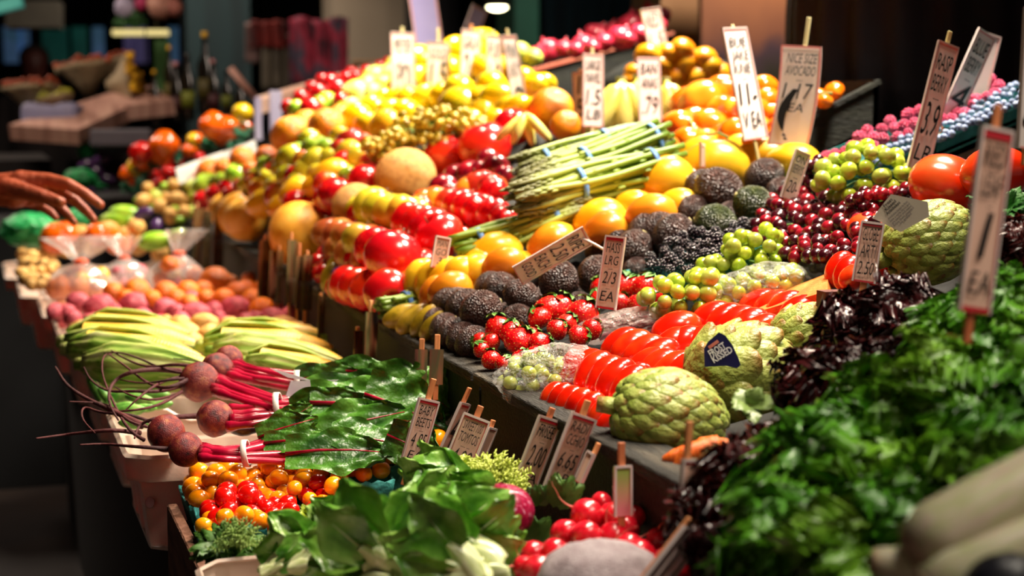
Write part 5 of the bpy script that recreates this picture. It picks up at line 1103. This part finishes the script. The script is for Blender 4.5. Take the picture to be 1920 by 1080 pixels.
# labels on the artichokes
nav=M('navy_card',['10103c','1c1c54'],.35,4)
c=P(1352,656,1.90); root=E('artichoke_label',c,'navy paper label reading FROST KISSED tucked into the pale artichoke','label'); root.matrix_world=TRS(c,orient(0,0,0),1)
u=W(1,1.90); pts=[(-31,32),(-32,-2),(-24,-16),(-4,-33),(8,-27),(22,-8),(32,14),(37,28),(30,35),(10,30)]
m=MB().add([(x*u,0,-y*u) for x,y in pts],[tuple(reversed(range(len(pts))))]); ob('card',m,nav,root,False,[('SOLIDIFY',dict(thickness=.0008))])
for tx,x0,z0,w_,h_ in (('FROST',-26,-2,34,13),('KISSED',-20,-13.5,42,13)):
    l=lettering([(tx,1)],root,inkw,h_*u,w_*u,0,0,y=0,bold=.02,shear=0); l.matrix_local=Matrix.Translation((x0*u,-.0014,z0*u))@Matrix.Rotation(-math.radians(31),4,'Y')
m=MB().box((-13*u,-.0014,0),(9*u,-.001,6*u)); l=ob('red_band',m,M('label_red',['a84038','d88878'],.5,20),root,False); l.matrix_local=Matrix.Translation((-11*u,0,9*u))@Matrix.Rotation(-math.radians(35),4,'Y')
c=P(1688,408,1.96); root=E('leaflet',c,'grey leaflet headed Frost Kissed Artichokes resting against the plump artichoke','leaflet'); root.matrix_world=TRS(c,A3@Matrix.Rotation(math.radians(15),3,'Y'),1); u=W(1,1.96)
m=MB().add([(-50*u,0,-14*u),(-28*u,0,38*u),(42*u,0,42*u),(52*u,0,16*u),(8*u,0,-26*u)],[(0,4,3,2,1)]); ob('paper',m,M('leaflet_paper',['a89c88','bcb09c'],.6),root,False,[('SOLIDIFY',dict(thickness=.0008))])
l=lettering([('Frost',1),('Kissed',1),('Artichokes',1)],root,ink,6*u,34*u,0,0,y=0,bold=.02,shear=0); l.matrix_local=Matrix.Translation((-42*u,-.0016,8*u))@Matrix.Rotation(-math.radians(58),4,'Y')
l=lettering([('Artichokes kissed by frost',1),('have a nutty flavor and',1),('are tender and sweet',1),('Enjoy them steamed',1),('or grilled',1)],root,inkb,4.6*u,50*u,0,0,y=0,shear=0); l.matrix_local=Matrix.Translation((-24*u,-.0016,-8*u))@Matrix.Rotation(-math.radians(58),4,'Y')
# ================================================================ person reaching in from the left
skin=M('skin',['8c3c24','b05434','c06a48'],.5,6,sub=.15,bump=.25,bs=60)
def body(parts,name,mat,vox,parent,sm=4,org=Vector((0,0,0))):
    b=MB()
    for pts,rad in parts:
        pts=[Vector(p)-org for p in pts]
        q=[];r=[]
        for i in range(len(pts)-1):
            for k in range(4): t=k/4; q.append(pts[i].lerp(pts[i+1],t)); r.append(rad[i]*(1-t)+rad[i+1]*t)
        q.append(pts[-1]); r.append(rad[-1])
        b.tube(q,r,14)
        for p,rr in ((q[0],r[0]),(q[-1],r[-1])): b.ball(p,rr,14,10)
    return ob(name,b,mat,parent,mods=[('REMESH',dict(mode='VOXEL',voxel_size=vox,use_smooth_shade=True)),('SMOOTH',dict(factor=.6,iterations=sm))])
d=3.30; u=W(1,d); hp=lambda x,y,dd=0: P(x,y,d+dd)
sh=Vector((-.42,3.20,1.40)); el=Vector((-.26,3.02,1.20)); wr=hp(-18,356)
per=E('person',(-.50,3.25,0),'person in a dark sleeve reaching in with an open hand over the produce','person')
org=Vector((-.50,3.25,0))
fing=[([hp(40,345,-.01),hp(92,338,-.02),hp(128,346,-.03),hp(160,364,-.03),hp(188,384,-.02)],[26,14,12,10.5,8.5]),
 ([hp(45,355),hp(98,352),hp(135,372,-.01),hp(158,392),hp(176,412,.01)],[24,13,11,9.5,7.5]),
 ([hp(40,365,.02),hp(88,372,.02),hp(112,388,.02),(hp(126,402,.02)),hp(139,417,.03)],[22,12,10.5,9,7]),
 ([hp(35,368,.04),hp(70,382,.05),hp(92,396,.05),hp(104,408,.05)],[20,10.5,9,7]),
 ([hp(10,352,-.04),hp(50,360,-.055),hp(82,369,-.065),hp(114,379,-.07)],[20,16,13.5,10])]
parts=[(p,[r*u for r in rad]) for p,rad in fing]
parts+= [([wr,hp(25,356)],[30*u,34*u]),([hp(25,352),hp(80,352,.01)],[30*u,22*u]),([hp(25,366,.02),hp(70,368,.03)],[26*u,18*u]),([el,wr],[.045,30*u])]
body(parts,'hand_and_forearm',skin,.0028,per,5,org)
nail=M('nail',['c87860','d89884'],.3)
for x,y,dd,a in ((186,380,-.035,-42),(175,408,-.003,-50),(138,413,.02,-50),(110,374,-.09,-20)):
    m=MB().ball((0,0,0),(.5,.2,.36),12,8); o=ob('fingernail',m,nail,per); o.matrix_local=Matrix.Translation(-org)@TRS(hp(x,y,dd),orient(0,a),10*u)
slm=M('sleeve_dark',['08060a','120e14'],.9,5,bump=.4,bs=12)
body([([sh,el],[.085,.065]),([el,el.lerp(wr,.80)],[.062,.050]),([sh+Vector((-.02,0,.02)),Vector((-.60,3.30,1.40))],[.09,.15]),([Vector((-.62,3.30,1.36)),Vector((-.62,3.32,1.0)),Vector((-.62,3.34,.85))],[.19,.19,.17]),([Vector((-.80,3.40,1.40)),Vector((-.84,3.42,1.1)),Vector((-.80,3.3,.88))],[.08,.06,.05])],'jacket',slm,.012,per,4,org)
body([([Vector((-.56,3.32,.9)),Vector((-.56,3.32,.48)),Vector((-.56,3.36,.08))],[.13,.09,.065]),([Vector((-.72,3.34,.9)),Vector((-.72,3.30,.48)),Vector((-.72,3.36,.08))],[.13,.09,.065])],'trousers',M('trousers',['0c0e18','161826'],.9),.014,per,4,org)
body([([Vector((-.55,3.30,.04)),Vector((-.50,3.16,.04))],[.05,.04]),([Vector((-.72,3.34,.04)),Vector((-.70,3.18,.04))],[.05,.04])],'shoes',M('shoe',['0a0808','141010'],.6),.010,per,3,org)
body([([Vector((-.62,3.31,1.5)),Vector((-.61,3.29,1.58))],[.055,.052]),([Vector((-.61,3.29,1.64)),Vector((-.60,3.27,1.72))],[.085,.095]),([Vector((-.56,3.20,1.62)),Vector((-.555,3.185,1.655))],[.02,.014])],'head',skin,.008,per,4,org)
m=MB().ball((-.105,.035,1.75),(.105,.11,.10),20,12); ob('hair',m,M('hair_dark',['0c0806','1c120c'],.7),per)
m=MB().tube([wr-org+Vector((-.004,0,0)),wr-org+Vector((.008,0,-.0005))],[.034,.034],20); ob('bracelet',m,M('metal_gold',['b09060'],.25,metal=1),per)
# ================================================================ BACKGROUND
def bgbox(name,label,cat,x,y,w,h,d,mat,dp=.1,z0=None,bev=0,smooth=False,group=None,kind=None,ang=0):
    m=MB().box((-W(w,d)/2,0,-W(h,d)/2),(W(w,d)/2,dp,W(h,d)/2)); o=ob(name,m,mat,None,smooth,[('BEVEL',dict(width=bev,segments=3))] if bev else None)
    o.matrix_world=TRS(P(x,y,d),A3@Matrix.Rotation(math.radians(-ang),3,'Y'),1); tag(o,label,cat,group,kind); return o
m=MB().box((-14,-2,-.1),(16,20,0)); struct(ob('floor',m,M('floor_dark',['120a0a','1e1410','26180f'],.6,2,bump=.2,bs=8),None,False))
m=MB().box((-14,-2,3.4),(16,20,3.5)); struct(ob('ceiling',m,M('ceiling_dark',['060708','0c0e10'],.9),None,False))
m=MB().box((-14,15,0),(16,15.2,3.4)); struct(ob('wall_back',m,M('wall_dark_teal',['05090c','0a1214','0c181a'],.9,1),None,False))
m=MB().box((5.2,-2,0),(5.4,15,3.4)); struct(ob('wall_right',m,M('wall_black',['040304','090708'],.9,1),None,False))
m=MB().box((-8.2,-2,0),(-8,15,3.4)); struct(ob('wall_left',m,M('wall_olive',['10120c','1a1c14'],.9,1),None,False))
def pillar(x0,x1,Y,name,mat,zb=0,zt=3.4,label=''):
    a=PY(x0,100,Y); b=PY(x1,100,Y); m=MB().box((a.x,Y,zb),(b.x,Y+.3,zt)); o=ob(name,m,mat,None,False,origin=(a.x,Y,zb)); tag(o,label,name.split('_')[-1]); return o
pillar(625,770,9.5,'stall_partition',M('taupe_panel',['8c8070','a89c88','988c78'],.8,1),0,3.4,'tall taupe partition behind the rear price cards')
pillar(785,860,9.0,'dark_partition',M('navy_panel',['05070e','0a0e18'],.8,1),0,3.4,'dark blue partition right of the taupe one')
pillar(965,1010,8.0,'green_post',M('post_green',['187058','209078'],.5,2),0,3.4,'dark green post behind the red onions')
pillar(1020,1230,9.6,'shelf_panel',M('slate_panel',['10202c','1c4454','0c2430'],.8,3,stretch=(3,3,.3)),0,3.4,'dark slate panel behind the red onions')
pillar(350,470,9.8,'curtain_panel',M('teal_panel',['0e2226','183438'],.8,3,stretch=(4,4,.3)),0,3.4,'dark teal panel in the middle distance')
pillar(1238,1310,5.9,'cream_post',M('post_cream',['a07850','c09468','b88c60'],.6,2),0,3.0,'wide cream post left of the produce picture')
pillar(1585,1668,5.2,'cream_board',M('post_cream2',['5a4434','7c6048'],.6,2),0,3.0,'tan upright board right of the produce picture')
# picture of produce
def picmat():
    m=bpy.data.materials.new('produce_picture'); m.use_nodes=True; nt=m.node_tree; L=nt.links.new; b=nt.nodes['Principled BSDF']
    tc=nd(nt,'ShaderNodeTexCoord'); sp=nd(nt,'ShaderNodeSeparateXYZ'); L(tc.outputs['UV'],sp.inputs[0])
    ns=nd(nt,'ShaderNodeTexNoise'); ns.inputs['Scale'].default_value=5; L(tc.outputs['UV'],ns.inputs['Vector'])
    a=nd(nt,'ShaderNodeMath',operation='MULTIPLY_ADD'); a.inputs[1].default_value=.22; L(ns.outputs['Fac'],a.inputs[0]); L(sp.outputs[1],a.inputs[2])
    cr=nd(nt,'ShaderNodeValToRGB'); e=cr.color_ramp.elements; cols=[(0,'3a1408'),(.2,'2c3010'),(.34,'5c1408'),(.55,'7c1c0c'),(.66,'26300f'),(.76,'4a3a44'),(.84,'8a5a44'),(1,'a8704c')]
    while len(e)<len(cols): e.new(.5)
    for i,(p,c) in enumerate(cols): e[i].position=p; e[i].color=hx(c)
    L(a.outputs[0],cr.inputs[0]); L(cr.outputs[0],b.inputs['Base Color']); b.inputs['Roughness'].default_value=.5; return m
Yp=5.6; A_=PY(1312,300,Yp); B_=PY(1598,-60,Yp)
m=MB().slab([(A_.x,Yp,A_.z-.3),(B_.x,Yp,A_.z-.3),(B_.x,Yp,B_.z),(A_.x,Yp,B_.z)],.03); o=ob('produce_picture',m,picmat(),None,False,origin=(A_.x,Yp,A_.z)); tag(o,'large printed picture of red produce under a tan sky','picture')
m=MB().tube([P(1545,300,4.4),P(1545,-40,4.4)],.012,10); o=ob('hanging_pole',m,M('pole_brown',['7c4a30','a0684a'],.5),origin=P(1545,200,4.4)); tag(o,'thin brown pole in front of the produce picture','pole')
tuft('leaf_sprig','small green leaf sprig fixed to the thin brown pole','leaf',1545,118,60,4.39,M('sprig_pale',['7ca030','b4c860'],.4),5,3,5,.1,asp=.3)
for x,y,w in ():
    put('cu',P(x,y,4.5),W(w,4.5),orient(),'small green pod','green pods by the pole','behind the tomato box',(x,y))
# dark gathered garment
gm=M('garment_plum',['0e080c','1c1218','281a20'],.8,2,bump=.2,bs=20); c=P(1780,60,3.9); m=MB()
def gf(u,v):
    a=math.pi*(1.0+u); pl_=1+.035*math.sin(u*70)+.02*math.sin(u*31+1)
    z=.62-1.0*v; rad=.14+.16*math.sin(math.pi*min(1,v*.62+.12))
    if v>.78: rad*=1-(v-.78)*1.0
    return (math.cos(a)*rad*1.15*pl_,math.sin(a)*rad*.8*pl_,z)
def gff(u,v):
    x,y,z=gf(u*2%2,v); a=2*math.pi*u; rad=math.hypot(x/1.15,0) ; 
    pl_=1+.035*math.sin(u*140)+.02*math.sin(u*62+1); zz=.62-1.0*v; r=.14+.20*math.sin(math.pi*min(1,v*.62+.12)); r*= (1-(v-.78)*1.4) if v>.78 else 1
    return (math.cos(a)*r*1.2*pl_,math.sin(a)*r*.8*pl_,zz)
m.grid(gff,160,24,True); o=ob('hanging_garment',m,gm); o.location=c; tag(o,'dark plum gathered garment hanging behind the berries','garment')
m=MB().box((-.25,-.25,0),(.42,.3,1.17)); o=ob('back_table',m,M('cloth_black',['08080a','121214'],.9),None,False); o.location=(P(1780,60,3.9).x,P(1780,60,3.9).y+.1,0); tag(o,'black table behind the berry trays','table')
pillar(1690,1960,5.4,'black_screen',M('screen_black',['030203','060405'],.9,1),0,3.2,'black screen filling the upper right corner')
# ceiling lamp
lm=M('lamp_glow',['fff4c0'],.5,emit=9); dL=7.5; c=P(932,12,dL); root=E('pendant_lamp',c,'round pendant lamp glowing under the dark ceiling','lamp')
m=MB().ball((0,0,0),(W(38,dL)/2,W(38,dL)/2,W(17,dL)/2),20,12); ob('bulb',m,lm,root)
m=MB().rev([(W(24,dL),-.0),(W(22,dL),.03),(.05,.10),(.02,.2),(.01,3.4-c.z)],20); ob('shade',m,M('shade_dark',['1a1810','2c281c'],.6),root,mods=[])
# flower and produce stands in the distance, left
paper=M('wrap_paper',['8c7858','a89878'],.7,4,bump=.5,bs=8); yel=M('flower_yellow',['c89008','e8b818'],.6,5); orr=M('flower_orange',['7c3010','b04818'],.6,5)
def bouquet(x,y,w,h,d,ang,label,fm,seed):
    root=E('flower_bouquet',P(x,y,d),label,'bouquet','bouquets on the far stand'); rr=random.Random(seed); S=W(w,d); Hh=W(h,d)
    root.matrix_world=TRS(P(x,y,d),orient(0,ang),1)
    b=MB().rev([(S*.08,-Hh*.5),(S*.2,-Hh*.2),(S*.42,Hh*.1),(S*.5,Hh*.2)],24,lambda a,t:1+.08*math.sin(7*a)); ob('wrapping',b,paper,root)
    b=MB()
    for i in range(60): 
        a=rr.uniform(0,6.28); q=math.sqrt(rr.random())*S*.46; b.ball((q*math.cos(a),q*math.sin(a),Hh*.2+rr.uniform(0,.14)*Hh),S*.055,7,5)
    ob('blossoms',b,fm,root)
bouquet(235,155,110,70,6.6,-80,'yellow flower bouquet lying with its blossoms to the right',yel,1)
bouquet(160,140,110,80,6.8,10,'orange brown flower bouquet beside the yellow one',orr,2)
bouquet(210,130,90,60,6.9,20,'small orange flower bouquet behind the yellow one',orr,5)
bouquet(60,180,110,80,6.4,5,'paper wrapped bouquet at the far left',orr,3)
bouquet(105,195,70,60,6.3,15,'small bouquet with yellow green blossoms',M('flower_lime',['8c9010','c0b820'],.6),4)
pb=M('bench_pink',['8c6454','b08474','c09884'],.7,4,bump=.3,bs=12,stretch=(8,1,1))
for q,t in (([(20,262,6.2),(210,200,6.6),(290,205,6.6),(150,272,6.1)],'pinkish sloping bench top below the bouquets'),([(190,210,6.7),(290,185,6.9),(330,215,6.5),(240,225,6.4)],'short pinkish bench top beside the bottles')):
    qq=[P(*k) for k in q]; m=MB().slab(qq,.06); o=ob('bench_top',m,pb,None,False,origin=qq[0]); tag(o,t,'bench')
bgbox('storage_tub','blue grey tub standing under the far bench','tub',225,258,115,34,6.0,M('tub_bluegrey',['4c4850','6c6870'],.5,3),.3,bev=.01)
bgbox('storage_tub','pale wrapped bucket under the far left bouquet','bucket',90,215,110,50,6.25,M('tub_lilac',['5c5c70','8080a0','6c5c4c'],.6,2),.3,bev=.03)
m=MB().box((-1.2,.2,0),(.0,1.2,1.13)); o=ob('flower_stand',m,M('stand_dark',['0c0808','1a100c'],.9),None,False); o.location=P(100,300,6.5).xy.to_3d(); tag(o,'dark stand carrying the bouquets','stand')
bot=M('bottle_glass',['0c0a06','1c1408'],.15,3,coat=.4)
for j,(x,y,h,w,t) in enumerate(((290,190,110,22,'leftmost'),(330,175,110,26,'second'),(352,165,120,26,'third'),(385,140,150,30,'tallest'),(400,170,110,24,'fifth'),(425,175,80,20,'sixth'),(318,150,120,20,'rearmost'),(450,190,90,24,'rightmost'))):
    d=6.6; S=W(w,d)/2; Hh=W(h,d); root=O('bottle',MB().rev([(S*.9,-Hh/2),(S,-Hh*.45),(S,Hh*.12),(S*.4,Hh*.28),(S*.32,Hh*.46),(S*.3,Hh*.5)],16).mesh('bottle_glass',bot)); root.location=P(x,y,d); tag(root,'dark bottle, %s in the row behind the far peppers'%t,'bottle','dark bottles in the distance')
    O('cap',MB().rev([(S*.36,Hh*.46),(S*.36,Hh*.53)],12).mesh('bottle_cap',[yel,M('cap_pink',['c88080','e0a0a0'],.5),bot][j%3]),root)
    O('bottle_label',MB().rev([(S*1.02,-Hh*.3),(S*1.02,-Hh*.05)],16).mesh('bottle_paper',[M('label_olive',['3c3408','5c5010'],.6),M('label_red2',['2c0c10','4a1418'],.6),M('label_lime',['5c6410','848c20'],.6)][j%3]),root)
m=MB().box((-.42,-.2,0),(.42,.2,1.225)); o=ob('bottle_stand',m,M('stand_dark',['0c0808','1a100c'],.9),None,False); o.location=P(370,200,6.65).xy.to_3d(); tag(o,'dark stand carrying the bottles','stand')
m=MB().tube([P(432,128,6),P(482,188,6)],.014,8); o=ob('slanted_bar',m,M('bar_pink',['b08070','c89888'],.5),origin=P(455,155,6)); tag(o,'thin pinkish bar slanting above the lilac posts','bar')
# window with bluish strips far left
wl=M('window_blue',['38708c','6a94c8','4c8494'],.5,3,emit=.10)
w1=E('window_1',PY(150,100,13.5),None,None); w1['kind']='structure'; o0=w1.location.copy()
for x,wd,c in ((25,34,0),(45,20,0),(95,30,1),(120,14,1),(150,26,1),(185,20,0),(245,22,2),(268,16,2),(330,26,0)):
    a=PY(x-wd/2,118,13.5); b=PY(x+wd/2,50,13.5); m=MB().box((a.x,13.5,a.z),(b.x,13.55,b.z)); m.v=[tuple(Vector(v)-o0) for v in m.v]; ob('pane',m,[wl,M('window_teal',['185850','2c8474'],.5,3,emit=.08),M('window_violet',['70649c','9488c0'],.5,3,emit=.10)][c],w1,False)
bgbox('green_banner','narrow green banner left of the bottles','banner',303,130,26,110,7.4,M('banner_green',['28501c','3c6c28'],.7),.03)
bgbox('light_strip','pale lit strip above the green banner','lamp',262,60,104,9,8.2,M('strip_glow',['c8b878'],.5,emit=1.0),.04)
for nm_ in ('light_strip','green_banner'):
    o_=SC.objects[nm_]
    for sx in (-.08,.08):
        m=MB().tube([(sx,.02,.0),(sx,.02,2.2)],.004,6); ob('hanging_wire',m,M('wire_dark',['0a0a0a'],.6),o_)
bgbox('sign_board','turquoise sign corner at the upper left','sign',10,8,60,22,7.5,M('sign_teal',['1c8c80','60b0a0'],.5,emit=.25),.04,ang=14)
bgbox('awning','grey olive awning at the upper left','awning',60,26,100,50,9.0,M('awning_olive',['34322a','48463c'],.8),.1)
for j,(x,y,w,fmn) in enumerate(((235,15,40,'pale lilac'),(265,8,26,'pink'),(300,10,50,'peach'),(325,14,34,'rose'))):
    m=MB().ball((0,0,0),.5,14,10,lambda q:1+.2*nz(q,3,j)); o=ob('hanging_flowers',m,M('hang_'+fmn.replace(' ','_'),[['9088a0','b0a8c0'],['a02050','c83c70'],['a87060','d09c88'],['905048','b87868']][j],.7)); o.matrix_world=TRS(P(x,y,7),orient(),W(w,7)); tag(o,fmn+' hanging flower cluster under the ceiling','flowers','hanging flowers')
tuft('hanging_plant','green trailing leaves below the hanging flowers','plant',245,40,60,7.0,M('hang_green',['1c4418','34702c'],.6),12,5,6,.2)
# person far left
fp_=E('person',(0,0,0),'distant person with dark clothes and reddish face at the far left','person'); c=P(66,150,11.0); o0=Vector((c.x,c.y,0)); fp_.location=o0
body([([Vector((0,0,1.36)),Vector((0,0,.95))],[.20,.19]),([Vector((-.2,0,1.36)),Vector((-.26,-.02,1.0))],[.07,.05]),([Vector((.2,0,1.36)),Vector((.26,-.02,1.0))],[.07,.05]),([Vector((-.09,0,.9)),Vector((-.1,0,.05))],[.11,.07]),([Vector((.09,0,.9)),Vector((.1,0,.05))],[.11,.07])],'clothes',M('dark_coat',['0a0506','140a0a'],.9),.02,fp_)
body([([Vector((0,0,1.45)),Vector((0,0,1.52))],[.05,.05]),([Vector((0,-.01,1.58)),Vector((0,-.01,1.66))],[.08,.09]),([Vector((0,-.1,1.60)),Vector((0,-.105,1.62))],[.015,.012])],'head',M('face_far',['34100a','4c1c12'],.6),.012,fp_)
m=MB().ball((0,.03,1.68),(.105,.105,.10),18,12); ob('hair',m,M('hair_dark',['0c0806','1c120c'],.7),fp_)
# patterned red things behind, centre left
for j,(x,y,w,h,c,t) in enumerate(((598,95,110,120,['14202c','c83c58','3c5468','8c1830'],'crimson and blue grey patterned cloth'),(500,62,70,50,['2c0c10','8c2820','5c1c18'],'dark red patterned cloth'),(520,112,66,100,['3c3830','6c6454','544c40'],'taupe cloth'),(465,72,22,76,['6c5450','8c706c'],'narrow pinkish cloth'),(560,70,40,90,['8c2438','c04a60','3c1820'],'rose streaked cloth'))):
    m=MB(); m.grid(lambda u,v:((u-.5)*W(w,8.2),.02*math.sin(u*22+j)+.05*j,(.5-v)*W(h,8.2)*(1+.06*math.sin(u*9+j))),30,10); o=ob('hanging_cloth',m,M('bundle%d'%j,c,.8,11,detail=5,stretch=(1,1,.5)),None,True,[('SOLIDIFY',dict(thickness=.01))]); o.matrix_world=TRS(P(x,y,8.2),orient(),1); tag(o,t+' hanging in the middle distance','cloth','textiles in the middle distance')
tagx=M('sill_cream',['c8a078','e0bc94'],.6)
bgbox('jar_lid','pale cream lid at the top end of the pink rail','lid',690,116,60,10,5.9,tagx,.1,bev=.005)
items('ar','715,125,26;730,118,26;660,135,24','tiny red apple at the top of the pink rail','tiny apples at the top of the pink rail',df=lambda x,y:5.5,bed=False)
# ================================================================ light
def spot(loc,target,power,size,color,blend=.6,angle=70,kind='SPOT'):
    l=bpy.data.lights.new('lamp_or_fill',kind); l.energy=power; l.color=color
    if kind=='SPOT': l.spot_size=math.radians(angle); l.spot_blend=blend; l.shadow_soft_size=size
    else: l.size=size
    o=bpy.data.objects.new('lamp_or_fill',l); COL.objects.link(o); o.location=loc; dr=Vector(target)-Vector(loc); o.rotation_euler=dr.to_track_quat('-Z','Y').to_euler(); return o
warm=(1,.86,.68)
LIGHTS=[((.95,.7,2.2),(.68,1.05,.95),24,.16,(1,.90,.74),.8,55),((1.9,3.9,2.65),(1.2,3.9,1.1),350,.20,(1,.90,.72),.7,85),((1.75,2.5,2.55),(1.2,2.65,1.1),240,.17,(1,.88,.72),.7,80),((1.3,4.9,2.8),(.9,4.9,1.1),260,.2,(1,.88,.72),.7,70),((1.15,2.0,2.5),(.8,2.1,.9),110,.15,(1,.82,.64),.8,70),((.9,3.6,2.7),(.35,3.2,.85),120,.16,(1,.74,.54),.8,60),((.75,1.6,2.3),(.5,1.75,.85),60,.15,(1,.86,.70),.8,60),((1.4,1.0,2.4),(.95,1.45,.95),34,.16,(1,.90,.74),.8,55)]  # first spot is an added fill that brightens the leeks, no stall lamp
for a in LIGHTS: spot(*a)
for l,tg,pw in (((-1.2,8.0,3.0),(-.6,7.5,.8),140),((1.2,8.6,3.1),(1.2,9.4,1.2),110),((2.9,4.6,2.6),(2.9,5.8,1.6),80),((-.3,5.6,2.8),(.1,6.6,1.1),70)): spot(l,tg,pw,.2,(1,.8,.65),.8,110)
w=bpy.data.worlds.new('World'); SC.world=w; w.use_nodes=True; w.node_tree.nodes['Background'].inputs[0].default_value=(.32,.21,.17,1); w.node_tree.nodes['Background'].inputs[1].default_value=.42
finish_labels()
cam=bpy.data.cameras.new('camera'); co=bpy.data.objects.new('camera',cam); COL.objects.link(co); cam.sensor_width=36; cam.lens=36*FP/1920
co.matrix_world=Matrix.Translation(CAM)@Matrix((R,U,-F)).transposed().to_4x4(); cam.clip_start=.05; cam.clip_end=60
cam.dof.use_dof=True; cam.dof.focus_distance=2.15; cam.dof.aperture_fstop=3.7
SC.camera=co
SC.view_settings.view_transform='Standard'; SC.view_settings.look='None'; SC.view_settings.exposure=0.45; SC.view_settings.gamma=1; SC.view_settings.use_curve_mapping=False
bpy.context.view_layer.update()
